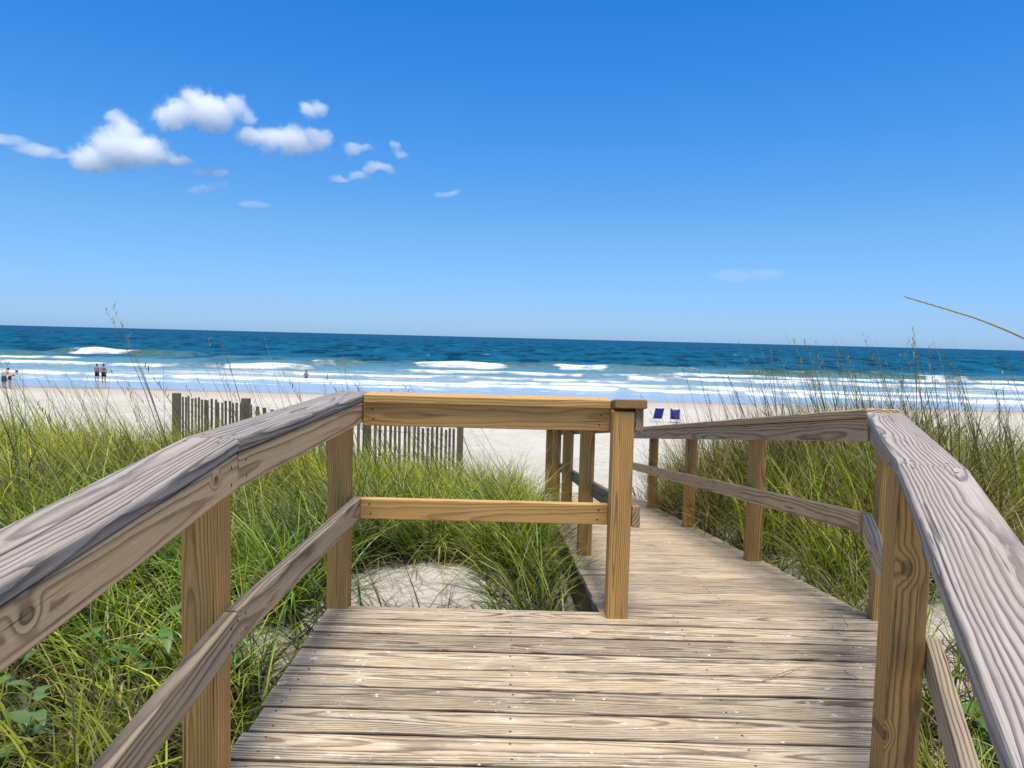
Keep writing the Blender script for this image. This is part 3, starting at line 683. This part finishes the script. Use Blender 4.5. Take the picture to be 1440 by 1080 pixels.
# sea oats: thin upright stalks with drooping seed heads
def stalks(n, x0, x1, y0, y1, Lr, lean, tone=1.):
    x, y = tufts(n, x0, x1, y0, y1); n = len(x)
    L = rng.uniform(*Lr, n); th0 = np.abs(rng.normal(.12, .06, n)); az = np.pi + rng.normal(0, .5, n)
    th0 = th0 + lean * rng.uniform(.5, 1.3, n)
    c = np.where(rng.random((n, 1)) < .6, np.array([[.10, .12, .03]]), np.array([[.26, .22, .10]])) * rng.uniform(.7, 1.2, (n, 1)) * tone
    pos = np.stack([x, y, gz(x, y)], 1)
    out = [blades(pos, L, az, th0, rng.uniform(.1, .45, n), np.full(n, .0075), c, S=7), blades(pos, L, az, th0, rng.uniform(.1, .45, n) * 0 + .3, np.full(n, .006), c, S=7, twist=np.full(n, 1.57))]
    # seed head: little flat spikelets along the last fifth
    th1 = out and .3
    t = np.linspace(0, 1, 8); th = th0[:, None] + .3 * t[None, :] ** 1.3
    ds = (L / 7)[:, None]
    hor = np.concatenate([np.zeros((n, 1)), np.cumsum(np.sin((th[:, 1:] + th[:, :-1]) / 2) * ds, 1)], 1)
    ver = np.concatenate([np.zeros((n, 1)), np.cumsum(np.cos((th[:, 1:] + th[:, :-1]) / 2) * ds, 1)], 1)
    has = rng.random(n) < .6
    for k in range(9):
        f = .80 + .022 * k
        hh = np.array([np.interp(f, t, hor[i]) for i in range(n)]); vv = np.array([np.interp(f, t, ver[i]) for i in range(n)])
        q = np.stack([x + np.cos(az) * hh, y + np.sin(az) * hh, pos[:, 2] + vv], 1)[has]
        m = len(q)
        out.append(blades(q, rng.uniform(.03, .06, m), rng.uniform(0, 6.283, m), rng.uniform(.1, .7, m), rng.uniform(.2, .9, m), np.full(m, .007), np.tile(np.array([[.27, .21, .09]]), (m, 1)) * rng.uniform(.7, 1.2, (m, 1)), S=2))
    return out
grass_object(stalks(75, -6.5, .2, 3.6, 9.0, (1.0, 1.4), .24) + stalks(26, -2.6, -.15, 4.8, 8.2, (1.25, 1.6), .14), 'sea_oats', 'thin sea oat stalks rising above the grass left of the boardwalk')
grass_object(stalks(70, 2.0, 5.2, 4.2, 8.6, (1.1, 1.5), .08) + stalks(45, 2.2, 5., 4.5, 7.5, (.9, 1.3), .08) + stalks(45, 1.9, 7.2, 5.5, 9.0, (1.05, 1.45), .08), 'sea_oats', 'thin sea oat stalks rising above the grass right of the boardwalk')

def dry_stalk(label, pxs):
    t_ = tag(empty('dry_grass_stalk', gpt(*pxs[0], .0)), label, 'dry stalk')
    pp = [gpt(x, y, .004 + .012 * math.sin(k * 1.3) ** 2) for k, (x, y) in enumerate(pxs)]
    o = MB().tube(pp, [.0016] * (len(pp) - 1) + [.0006], 5).build('stem', plain('dry_straw', (.30, .22, .11), .8), t_)
    return t_
# ------------------------------------------------------------------ tubes, lumps
def tube_geo(pts, rad, n=8):
    pts = [Vector(p) for p in pts]; V = []; F = []
    for i, p in enumerate(pts):
        d = (pts[min(i + 1, len(pts) - 1)] - pts[max(i - 1, 0)]).normalized()
        a = d.cross(Vector((0, 0, 1))) if abs(d.z) < .95 else d.cross(Vector((1, 0, 0)))
        a.normalize(); b_ = d.cross(a)
        r_ = rad[i] if hasattr(rad, '__len__') else rad
        for k in range(n):
            t = 2 * math.pi * k / n; V.append(tuple(p + a * math.cos(t) * r_ + b_ * math.sin(t) * r_))
    for i in range(len(pts) - 1):
        for k in range(n):
            j = (k + 1) % n; F.append((i * n + k, i * n + j, (i + 1) * n + j, (i + 1) * n + k))
    F.append(tuple(reversed(range(n)))); F.append(tuple(range((len(pts) - 1) * n, len(pts) * n)))
    return V, F
class MB:
    def __init__(s): s.V = []; s.F = []
    def add(s, VF): n = len(s.V); s.V += list(VF[0]); s.F += [tuple(i + n for i in f) for f in VF[1]]; return s
    def tube(s, pts, rad, n=8): return s.add(tube_geo(pts, rad, n))
    def board(s, p0, p1, w, t, up=(0, 0, 1), ch=.003):
        M, L = frame(p0, p1, up); V, F = board_geo(L, w, t, ch, 1); A = np.array(M)
        return s.add(([tuple(v) for v in V @ A[:3, :3].T + A[:3, 3]], F))
    def build(s, name, mat, parent=None, smooth=True):
        me = bpy.data.meshes.new(name); me.from_pydata(s.V, [], s.F); me.update()
        if smooth: me.polygons.foreach_set('use_smooth', [True] * len(me.polygons))
        return link(name, me, mat, parent)

# ------------------------------------------------------------------ sand fence
fence = tag(empty('picket_fence', (-2.6, 7.6, -.7)), 'grey sand fence of thin wired pickets standing in the dune grass', 'fence')
fp = [(-3.98, 8.45, .43), (-2.79, 7.45, .44), (-1.75, 8.6, .14), (-.74, 9.6, -.05)]
M_wire = plain('rusty_wire', (.12, .09, .07), .6)
allp = []
for (a, c, n) in ((fp[0], fp[1], 20), (fp[1], fp[2], 18), (fp[2], fp[3], 19)):
    dq = Vector((c[0] - a[0], c[1] - a[1], 0)).normalized()
    for k in range(n): allp.append(tuple(a[i] + (c[i] - a[i]) * (k + .5) / n for i in range(3)) + ((dq.y, -dq.x, 0),))
npk = 0
for (x, y, zt, nrm_) in allp:
    j = random.uniform(-.008, .008); d = random.uniform(-.012, .012)
    plank('picket', W_fence, fence, (x, y, zt - 1.2), (x + j, y + d, zt - .03 + random.uniform(-.02, .02)), .038, .011, up=nrm_, ch=.002, seg=1, tint=random.uniform(.7, 1.15))
def fpost(x, y, zt): plank('post', W_fence, fence, (x, y, zt - 1.7), (x + .01, y, zt), .085, .085, up=(0, 1, 0), ch=.02, seg=3, tint=.9)
for x, y, zt in ((-4.03, 8.50, .42), (-2.83, 7.52, .47), (-1.78, 8.66, .14), (-.70, 9.66, -.03)): fpost(x, y, zt)
wb_ = MB()
for off in (.12, .42, .72):
    for sgn in (-1, 1):
        wb_.tube([(x + sgn * .006, y - sgn * .01, zt - off + .004 * math.sin(i * 3.14)) for i, (x, y, zt, _n) in enumerate(allp)], .0018, 4)
wb_.build('wire', M_wire, fence)

# ------------------------------------------------------------------ beach chairs
M_frame = plain('white_tube', (.78, .78, .78), .35)
M_blue = plain('blue_canvas', (.012, .05, .36), .75, .35, 8., transl=.12)
def beach_chair(label, loc, rz, towel=False):
    """low folding chair facing the sea (+Y); its back towards the dunes"""
    c = empty('beach_chair', loc); c.rotation_euler = (0, 0, rz)
    tag(c, label, 'chair', 'blue beach chairs on the sand')
    def bb(n, mb, m): o = mb.build(n, m); o.parent = c; return o
    for s in (-1, 1):
        x = .28 * s
        bb('side_frame', MB().tube([(x, .42, .0), (x, .38, .20), (x, -.05, .22), (x, -.42, .86), (x, -.44, .89)], .014).tube([(x, -.36, .0), (x, -.10, .20), (x, .12, .43)], .014), M_frame)
        bb('armrest', MB().board((x * 1.12, -.26, .50), (x * 1.12, .20, .45), .055, .025), M_frame)
    for (yy, zz) in ((-.36, .02), (.42, .02), (-.44, .89)): bb('cross_bar', MB().tube([(-.28, yy, zz), (.28, yy, zz)], .014), M_frame)
    def sling(p, w, sag):
        V = []; F = []; n = 7
        for (y, z) in p:
            for k in range(n):
                u = k / (n - 1) * 2 - 1; V.append((u * w, y - sag * (1 - u * u), z - sag * .5 * (1 - u * u)))
        for i in range(len(p) - 1):
            for k in range(n - 1): a = i * n + k; F.append((a, a + 1, a + n + 1, a + n))
        o = MB(); o.V = V; o.F = F
        return o
    bk = bb('backrest', sling([(-.05, .24), (-.15, .42), (-.26, .61), (-.36, .77), (-.435, .885)], .272, .05), M_blue)
    st = bb('seat', sling([(-.05, .22), (.12, .205), (.38, .20)], .272, .02), M_blue)
    for o in (bk, st):
        md = o.modifiers.new('thick', 'SOLIDIFY'); md.thickness = .006
    if towel:
        t = MB().board((-.20, -.47, .86), (.22, -.47, .88), .12, .03, up=(0, -1, 0), ch=.012)
        bb('head_cushion', t, plain('pale_pillow', (.70, .72, .78), .8))
    return c
def gpt(xp, yp, z):                     # point on the level z that the photograph shows at pixel xp, yp
    p_ = math.atan(.065 * math.cos(math.radians(1.43))); r_ = math.radians(1.43)
    Fv = Vector((0, math.cos(p_), -math.sin(p_))); U0 = Vector((0, math.sin(p_), math.cos(p_))); R0 = Vector((1, 0, 0))
    Rv = R0 * math.cos(r_) + U0 * math.sin(r_); Uv = -R0 * math.sin(r_) + U0 * math.cos(r_)
    d = Fv + Rv * ((xp - 720) / 1000) - Uv * ((yp - 540) / 1000)
    return Vector((0, 0, H)) + d * ((z - H) / d.z)
def on_ground(xp, yp):
    z = -3.75
    for _ in range(6):
        q = gpt(xp, yp, z); z = float(gz(q.x, q.y))
    return Vector((q.x, q.y, z))
dry_stalk('thin dry grass stalk lying on the landing boards near the knotty right post', [(1072, 958), (1100, 946), (1118, 941), (1136, 938)])
dry_stalk('short dry straw by the right edge of the landing, just left of the knotty post', [(1188, 944), (1204, 953), (1221, 962)])
q = on_ground(924, 593.5); beach_chair('blue canvas beach chair with a plain high back, nearer the tall middle post', (q.x, q.y, q.z), .12)
q = on_ground(949, 594.5); beach_chair('blue canvas beach chair with a pale head cushion, beside the plain one', (q.x, q.y, q.z), -.25, True)

# ------------------------------------------------------------------ people
def skin_body(name, V, E, Rr, mat, parent, loc, rz, root=0, sub=2):
    me = bpy.data.meshes.new(name); me.from_pydata(V, E, [])
    o = bpy.data.objects.new(name, me); COL.objects.link(o)
    m = o.modifiers.new('skin', 'SKIN'); m.use_smooth_shade = True
    me.skin_vertices[0].data[root].use_root = True
    for i, r_ in enumerate(Rr): me.skin_vertices[0].data[i].radius = r_ if hasattr(r_, '__len__') else (r_, r_)
    s = o.modifiers.new('sub', 'SUBSURF'); s.levels = sub; s.render_levels = sub
    dg = bpy.context.evaluated_depsgraph_get()
    me2 = bpy.data.meshes.new_from_object(o.evaluated_get(dg)); me2.name = name
    bpy.data.objects.remove(o)
    me2.materials.clear()
    me2.polygons.foreach_set('use_smooth', [True] * len(me2.polygons))
    r_ = link(name, me2, mat)
    if parent: r_.parent = parent
    return r_
def loft(rings, n=14):
    V = []; F = []
    for (c, rx, ry) in rings:
        for k in range(n):
            a = 2 * math.pi * k / n; V.append((c[0] + rx * math.cos(a), c[1] + ry * math.sin(a), c[2]))
    for i in range(len(rings) - 1):
        for k in range(n): j = (k + 1) % n; F.append((i * n + k, i * n + j, (i + 1) * n + j, (i + 1) * n + k))
    F.append(tuple(reversed(range(n)))); F.append(tuple(range((len(rings) - 1) * n, len(rings) * n)))
    m = MB(); m.V = V; m.F = F; return m
M_hair = plain('dark_hair', (.02, .014, .011), .6, .4, 60.)
def person(label, loc, rz, h=1.76, skin=(.42, .22, .14), shorts=(.03, .035, .03), top=None, arms=None, bend=0., stance=.11, hair=M_hair, long_hair=False, short_len=.36):
    """standing figure seen from behind (faces +Y); arms = list of (elbow, wrist) for left then right; bend = lean from the hips"""
    p = empty('person', loc); p.rotation_euler = (0, 0, rz)
    tag(p, label, 'person')
    k = h / 1.76
    hip = 0.92
    def T(x, y, z):                       # lean everything above the hips
        if z > hip and bend:
            a = bend * min(1, (z - hip) / .35); dy = z - hip
            return (x * k, (y + dy * math.sin(a)) * k, (hip + dy * math.cos(a) - y * math.sin(a) * .3) * k)
        return (x * k, y * k, z * k)
    V = [T(0, 0, .96), T(0, .005, 1.10), T(0, 0, 1.26), T(0, -.01, 1.40), T(0, .0, 1.49), T(0, .015, 1.56), T(0, .03, 1.66), T(0, .025, 1.735)]
    Rr = [(.155, .11), (.135, .10), (.165, .115), (.15, .10), (.058, .058), (.066, .075), (.078, .098), (.05, .06)]
    E = [(i, i + 1) for i in range(7)]
    arms = arms or [((-.30, -.02, 1.12), (-.27, .06, .88)), ((.30, -.02, 1.12), (.27, .06, .88))]
    for s, (el, wr) in zip((-1, 1), arms):
        i = len(V)
        w = Vector(wr); e = Vector(el); d = (w - e).normalized()
        hnd = w + d * .085
        V += [T(.185 * s, -.01, 1.415), T(*el), T(*wr), T(*hnd), T(*(hnd + d * .08))]
        Rr += [.062, .042, .027, (.042, .022), (.03, .014)]
        E += [(3, i), (i, i + 1), (i + 1, i + 2), (i + 2, i + 3), (i + 3, i + 4)]
    for s in (-1, 1):
        i = len(V)
        V += [T(.09 * s, 0, .88), T(stance * s * .95, .01, .50), T(stance * s, -.015, .30), T(stance * s, -.02, .085), T(stance * s * 1.1, .10, .035), T(stance * s * 1.15, .17, .03)]
        Rr += [.092, .058, .056, .036, (.042, .034), (.036, .024)]
        E += [(0, i), (i, i + 1), (i + 1, i + 2), (i + 2, i + 3), (i + 3, i + 4), (i + 4, i + 5)]
    g = plain('skin_tone', skin, .55, .12, 6.)
    body = skin_body('body', V, E, Rr, g, p, loc, rz)
    # shorts: waist tube and two legs
    sm = plain('swim_shorts', shorts, .8, .3, 10.)
    m = loft([((0, 0, 1.03 * k), .165 * k, .125 * k), ((0, 0, .95 * k), .185 * k, .14 * k), ((0, 0, .86 * k), .19 * k, .145 * k)])
    for s in (-1, 1):
        m.add((lambda q: (q.V, q.F))(loft([((.09 * s * k, 0, .90 * k), .105 * k, .135 * k), ((.098 * s * k, .005, (.90 - short_len * .5) * k), .108 * k, .12 * k), ((stance * s * .98 * k, .008, (.90 - short_len) * k), .105 * k, .108 * k)], 12)))
    o = m.build('shorts', sm); o.parent = p
    if top:
        q = [(T(0, 0, z), rx * k, ry * k) for z, rx, ry in top[1]]
        o = loft(q).build('swim_top', plain('swim_fabric', top[0], .7)); o.parent = p
    # hair cap
    hc = Vector(T(0, .012, 1.685)); n = 12; rings = []
    for i in range(7):
        a = i / 6 * math.pi
        rings.append(((hc.x, hc.y + (-.015 if i < 3 else 0), hc.z + .105 * k * -math.cos(a)), max(.004, .088 * k * math.sin(a)), max(.004, .112 * k * math.sin(a))))
    o = loft(rings).build('hair', hair); o.parent = p
    # face: nose, eyes, ears (turned to the sea)
    for s in (-1, 1):
        o = MB().tube([T(.076 * s, .03, 1.62), T(.088 * s, .025, 1.66), T(.080 * s, .03, 1.69)], [.008, .014, .008], 6).build('ear', g); o.parent = p
        o = MB().tube([T(.032 * s, .112, 1.675), T(.032 * s, .122, 1.675)], [.012, .006], 6).build('eye', M_hair); o.parent = p
    o = MB().tube([T(0, .115, 1.665), T(0, .135, 1.63), T(0, .118, 1.622)], [.008, .014, .01], 6).build('nose', g); o.parent = p
    return p
z = -4.03
q = gpt(136.5, 536.0, -4.0); person('bather with reddish back in dark shorts, left of the standing pair at the water edge', (q.x, q.y, -4.04), .06, 1.72, (.42, .19, .15), (.018, .022, .018),
    arms=[((-.25, -.03, 1.13), (-.17, .14, 1.0)), ((.25, -.03, 1.13), (.16, .14, 1.0))])
q = gpt(146, 538.3, -4.0); person('tanned bather in navy shorts, right of the standing pair at the water edge', (q.x, q.y, -4.02), -.05, 1.80, (.36, .18, .075), (.012, .016, .045), stance=.13, short_len=.30,
    arms=[((-.27, -.02, 1.12), (-.25, .05, .88)), ((.26, -.02, 1.12), (.2, .12, .95))])
q = on_ground(6, 546); person('upright dark haired person in dark shorts, one of two at the far left edge', (q.x, q.y, q.z), -.25, 1.74, (.55, .32, .21), (.03, .012, .012), arms=[((-.38, .1, 1.26), (-.52, .22, 1.12)), ((.33, .12, 1.24), (.38, .34, 1.1))], bend=.5)
q = on_ground(14, 546.5); person('person in black swimsuit bent forward beside the upright one at the far left edge', (q.x, q.y, q.z), -.7, 1.66, (.58, .35, .25), (.012, .012, .014), arms=[((-.3, .15, 1.2), (-.22, .38, 1.12)), ((.3, .15, 1.2), (.2, .36, 1.1))], bend=.75, short_len=.12,
    top=((.012, .012, .014), [(1.0, .16, .125), (1.12, .15, .115), (1.26, .178, .13), (1.36, .165, .115)]))
q = gpt(430.5, 530.5, SEA + .1); person('bather standing waist deep in the white water', (q.x, q.y, SEA - .82), .3, 1.72, (.40, .19, .11), (.02, .02, .03), arms=[((-.28, .04, 1.13), (-.18, .2, 1.1)), ((.28, .04, 1.13), (.18, .2, 1.1))])

# ------------------------------------------------------------------ leafy plants in the grass
M_leaf = plain('broad_leaf', (.10, .19, .035), .45, .4, 14., transl=.25)
M_leafg = plain('grey_green_leaf', (.095, .165, .055), .6, .3, 14., transl=.2)
def leaf_geo(p, az, pitch, L, w):
    """one pointed leaf blade with a folded midrib"""
    V = []; F = []; n = 6
    c, s = math.cos(az), math.sin(az)
    for i in range(n + 1):
        t = i / n; a = pitch - 1.1 * t * t
        r_ = L * t * math.cos(pitch - .45 * t); zz = L * t * math.sin(pitch - .55 * t)
        hw = w * (math.sin(math.pi * min(1, t * .93 + .04)) ** .8) * (1 - .35 * t)
        for u, dz_ in ((-1, .18), (0, 0), (1, .18)):
            V.append((p[0] + c * r_ - s * u * hw, p[1] + s * r_ + c * u * hw, p[2] + zz + dz_ * hw))
    for i in range(n):
        for k in range(2): a = i * 3 + k; F.append((a, a + 1, a + 4, a + 3))
    return V, F
def leafy(label, x, y, n, L, hgt_, mat, name='leafy_plant', grp='broad leaved plants among the grass'):
    z0 = float(gz(x, y)); p = tag(empty(name, (x, y, z0)), label, 'plant', grp)
    st = MB(); lf = MB()
    for k in range(max(2, n // 6)):
        a = random.uniform(0, 6.28); tip = (.35 * hgt_ * math.cos(a), .35 * hgt_ * math.sin(a), hgt_ * random.uniform(.7, 1.05))
        st.tube([(0, 0, -.03), (tip[0] * .4, tip[1] * .4, tip[2] * .55), tip], [.004, .003, .002], 6)
        for i in range(7):
            t = .3 + .7 * i / 6
            q = (tip[0] * t, tip[1] * t, tip[2] * t)
            lf.add(leaf_geo(q, a + i * 2.4 + random.uniform(-.4, .4), random.uniform(.1, .9), L * random.uniform(.7, 1.15), L * .24))
    o = st.build('stem', mat); o.parent = p
    o = lf.build('foliage', mat); o.parent = p
    return p
leafy('grey green leafy plant low in the bottom left corner', -1.58, 2.2, 22, .105, .36, M_leafg)
leafy('bright green broad leaved plant below the left railing, beside its near post', -1.44, 2.72, 16, .12, .40, M_leaf)
leafy('dusty leafy plant in the grass, behind the grey green corner plant', -1.9, 2.6, 18, .10, .38, M_leafg)
q = gpt(335, 1000, -.35); leafy('small green plant between the near left post and the deck edge', q.x, q.y, 12, .08, .22, M_leaf)
q = gpt(1395, 1045, -.35); leafy('leafy plant with pointed pale leaves under the right railing', q.x, q.y, 22, .13, .22, M_leaf)
q = gpt(1330, 1000, -.38); leafy('low dark leafy plant behind the knotty right post', q.x, q.y, 26, .09, .16, M_leaf)
q = gpt(1190, 790, -.3); leafy('small leafy sprig on the sand right of the ramp', q.x, q.y, 12, .07, .2, M_leaf)

# the one long stalk bending in from the right
stalk = tag(empty('sea_oat_stalk', (2.45, 2.3, -.4)), 'single pale sea oat stalk arching in against the sky above the right railing', 'grass stalk')
dst = 2.1
def at(xp, yp, d):
    q = gpt(xp, yp, -50); v = (q - Vector((0, 0, H))); return Vector((0, 0, H)) + v * (d / v.y)
pts = [at(1271, 417, 2.0), at(1300, 425.5, 2.03), at(1340, 437.5, 2.06), at(1380, 450.5, 2.09), at(1440, 476, 2.13), at(1500, 510, 2.2), at(1580, 590, 2.25), at(1640, 760, 2.3)]
g0 = Vector((2.45, 2.3, float(gz(2.45, 2.3)))); pts += [Vector((2.35, 2.3, .15)), g0]
M_oat = plain('oat_straw', (.30, .25, .10), .6, .5, 40.); M_oat2 = plain('oat_husk', (.42, .34, .17), .65, .4, 60.)
def smooth_path(P_, n=8):
    out = []
    for i in range(len(P_) - 1):
        p0, p1, p2, p3 = P_[max(i - 1, 0)], P_[i], P_[i + 1], P_[min(i + 2, len(P_) - 1)]
        for k in range(n):
            t = k / n
            out.append(.5 * ((2 * p1) + (p2 - p0) * t + (2 * p0 - 5 * p1 + 4 * p2 - p3) * t * t + (3 * p1 - p0 - 3 * p2 + p3) * t ** 3))
    return out + [P_[-1]]
sp_ = smooth_path(pts)
MB().tube(sp_, [min(.0009 + .00006 * i, .0028) for i in range(len(sp_))], 6).build('stem', M_oat, stalk)
hd = MB()
for i in range(3, 36):
    a, b_ = sp_[i], sp_[i - 1]; d = (b_ - a).normalized(); s = 1 if i % 2 else -1
    side = Vector((0, 0, 1)) * s * .0016
    w_ = .0035 * min(1, i / 10)
    hd.tube([a + side * .7, a + d * .012 + side * 1.0, a + d * .024 + side * .8], [w_ * .25, w_ * .45, .0004], 5)
hd.build('seed_head', M_oat2, stalk)

# ------------------------------------------------------------------ clouds
def cloud_mat(name, blobs, dens, erode, nscale, seed):
    g = NT(name)
    pos = g.n('ShaderNodeTexCoord').outputs['Object']
    pos = g.vm('ADD', pos, g.vm('MULTIPLY', g.vm('SUBTRACT', g.noise(g.vm('ADD', pos, (seed * 31., 0, 0)), nscale * .5, 2., .5, col=True), (.5, .5, .5)), (60, 60, 60)))
    fld = None
    for (x, y, z, rx, ry, rz) in blobs:
        d = g.vm('LENGTH', g.vm('MULTIPLY', g.vm('SUBTRACT', pos, (x, y, z)), (1 / rx, 1 / ry, 1 / rz)))
        v = g.math('SUBTRACT', 1., d)
        fld = v if fld is None else g.math('SMOOTH_MAX', fld, v, .12)
    nz = g.noise(g.vm('ADD', g.n('ShaderNodeTexCoord').outputs['Object'], (seed * 77., seed * 13., 0)), nscale * 1.7, 10., .74)
    f = g.math('SUBTRACT', fld, g.math('MULTIPLY', g.math('SUBTRACT', nz, .20, clamp=True), erode))
    den = g.math('MULTIPLY', g.mr(f, 0., .42), dens)
    v = g.n('ShaderNodeVolumePrincipled', {'Color': (1., 1., 1., 1), 'Density': den, 'Anisotropy': .0})
    return g.out(vol=v.outputs[0])
CD = 2200.
def cloud(label, blobs_px, dens=.036, erode=1.2, nscale=.02, seed=1):
    """blobs in picture pixels (x, y, rx, ry) of the far sky; built as one lumpy body at its own distance and true size"""
    cx = sum(b_[0] for b_ in blobs_px) / len(blobs_px); cy = sum(b_[1] for b_ in blobs_px) / len(blobs_px)
    c = at(cx, cy, CD); S = CD / 1000
    bl = []
    for (x, y, rx, ry) in blobs_px:
        q = at(x, y, CD) - c
        bl.append((q.x, random.uniform(-.3, .3) * rx * S, q.z, rx * S * 1.6, .9 * (rx + ry) * .5 * S * 1.6, ry * S * 1.6))
    bm = bmesh.new()
    for (x, y, z, rx, ry, rz) in bl:
        bmesh.ops.create_icosphere(bm, subdivisions=3, radius=1, matrix=Matrix.Translation((x, y, z)) @ Matrix.Diagonal((rx * 1.03, ry * 1.03, rz * 1.03, 1)))
    me = bpy.data.meshes.new('cloud'); bm.to_mesh(me); bm.free()
    o = bpy.data.objects.new('tmp', me); COL.objects.link(o)
    md = o.modifiers.new('r', 'REMESH'); md.mode = 'VOXEL'; md.voxel_size = max(3., min(b_[5] for b_ in bl) * .25)
    me2 = bpy.data.meshes.new_from_object(o.evaluated_get(bpy.context.evaluated_depsgraph_get())); me2.name = 'cloud'
    bpy.data.objects.remove(o)
    me2.materials.clear()
    m = cloud_mat('cloud_vapour', bl, dens, erode, nscale, seed)
    m.volume_intersection_method = 'ACCURATE' if hasattr(m, 'volume_intersection_method') else None
    o = link('cloud', me2, m); o.location = c
    return tag(o, label, 'cloud', 'fair weather clouds over the sea')
cloud('large white cloud with a tall peak, lowest left of the puffy clouds', [(130, 222, 40, 22), (172, 208, 48, 30), (172, 182, 24, 24), (160, 166, 13, 12), (215, 214, 36, 20), (250, 222, 20, 11)], seed=1)
cloud('broad white cloud, highest in the sky', [(242, 160, 32, 22), (278, 145, 30, 24), (300, 160, 42, 26), (335, 150, 22, 20), (350, 162, 12, 9)], seed=2)
cloud('long white cloud with a ragged top, right of the two larger ones', [(350, 193, 24, 13), (385, 196, 30, 17), (415, 198, 36, 21), (448, 194, 22, 15)], seed=3)
cloud('small rounded white cloud above the long ragged one', [(436, 156, 16, 11), (452, 152, 13, 9), (428, 148, 8, 8)], erode=1., seed=4)
cloud('small flat white cloud right of the long ragged one', [(497, 207, 13, 8), (514, 208, 12, 6)], dens=.03, erode=1., nscale=.03, seed=5)
cloud('small slanting wisp of cloud, furthest right of the puffy group', [(557, 206, 7, 7), (564, 215, 9, 7)], dens=.03, erode=1., nscale=.04, seed=6)
cloud('thin low streak of cloud right of the group, with a brighter right end', [(480, 250, 14, 4), (505, 249, 20, 5), (535, 237, 22, 7), (520, 240, 14, 6)], dens=.024, erode=1., nscale=.025, seed=7)
cloud('thin trailing veil of cloud at the left edge of the sky', [(14, 200, 34, 6), (40, 207, 30, 7), (64, 214, 26, 6), (84, 219, 18, 5), (-22, 194, 30, 6)], dens=.018, erode=1., nscale=.015, seed=8)
cloud('faint broken wisps under the largest cloud', [(290, 241, 22, 7), (312, 247, 16, 5), (285, 266, 24, 5), (305, 261, 16, 5)], dens=.02, erode=1., nscale=.02, seed=9)
cloud('tiny pale streak of cloud below the faint wisps', [(356, 290, 20, 5), (375, 292, 14, 4)], dens=.014, erode=.9, nscale=.02, seed=10)
cloud('tiny pale streak of cloud alone in mid sky', [(622, 273, 18, 4), (638, 269, 14, 4)], dens=.018, erode=.9, nscale=.03, seed=11)
cloud('faint flat veil of cloud low in the right half of the sky', [(1035, 386, 34, 8), (1075, 385, 36, 9)], dens=.0045, erode=.9, nscale=.012, seed=12)

# ------------------------------------------------------------------ sky, sun, camera
SUN_EL, SUN_AZ = math.radians(79), math.radians(170)
w = NT('World', True); sc.world = w.m
sky = w.n('ShaderNodeTexSky', sky_type='NISHITA')
sky.sun_disc = False; sky.sun_elevation = SUN_EL; sky.sun_rotation = SUN_AZ
sky.altitude = 0; sky.air_density = 1.0; sky.dust_density = .4; sky.ozone_density = 1.
up_ = w.n('ShaderNodeSeparateXYZ', {0: w.n('ShaderNodeTexCoord').outputs['Generated']}).outputs[2]
# the deep, polarised blue of this sky: Nishita tinted by height above the horizon
tr_ = w.ramp(up_, [(0., (.40, .68, 1.36)), (.035, (.385, .62, 1.16)), (.14, (.385, .69, 1.02)), (.27, (.235, .69, 1.17)), (.41, (.122, .645, 1.25)), (.52, (.5, .8, 1.1)), (.68, (1., .99, .95))])
hs = w.n('ShaderNodeVectorMath', {0: sky.outputs[0], 1: tr_}, operation='MULTIPLY')
bg = w.n('ShaderNodeBackground', {0: hs.outputs[0], 1: .124})
w.t.links.new(bg.outputs[0], w.n('ShaderNodeOutputWorld').inputs[0])
ld = bpy.data.lights.new('sun', 'SUN'); ld.energy = 4.7; ld.angle = math.radians(22.); ld.color = (1, .945, .85)
lo = bpy.data.objects.new('sun', ld); COL.objects.link(lo)
S = Vector((math.sin(SUN_AZ) * math.cos(SUN_EL), math.cos(SUN_AZ) * math.cos(SUN_EL), math.sin(SUN_EL)))
lo.rotation_euler = S.to_track_quat('Z', 'Y').to_euler(); lo.location = (0, 0, 30)

cam = bpy.data.cameras.new('camera'); co = bpy.data.objects.new('camera', cam); COL.objects.link(co)
cam.sensor_width = 36; cam.lens = 25.0; cam.clip_start = .02; cam.clip_end = 60000
p_ = math.atan(.065 * math.cos(math.radians(1.43))); r_ = math.radians(1.43)
Fv = Vector((0, math.cos(p_), -math.sin(p_))); U0 = Vector((0, math.sin(p_), math.cos(p_))); R0 = Vector((1, 0, 0))
Rv = R0 * math.cos(r_) + U0 * math.sin(r_); Uv = -R0 * math.sin(r_) + U0 * math.cos(r_)
co.matrix_world = Matrix(((Rv.x, Uv.x, -Fv.x, 0), (Rv.y, Uv.y, -Fv.y, 0), (Rv.z, Uv.z, -Fv.z, H), (0, 0, 0, 1)))
sc.camera = co
sc.view_settings.view_transform = 'Standard'; sc.view_settings.look = 'None'
sc.view_settings.exposure = .28; sc.view_settings.gamma = 1
cy = sc.cycles
cy.max_bounces = 28; cy.diffuse_bounces = 3; cy.glossy_bounces = 3; cy.transmission_bounces = 4; cy.volume_bounces = 28
cy.volume_step_rate = .25; cy.volume_max_steps = 300
try:
    cy.use_denoising = True; cy.denoiser = 'OPENIMAGEDENOISE'
except Exception: pass
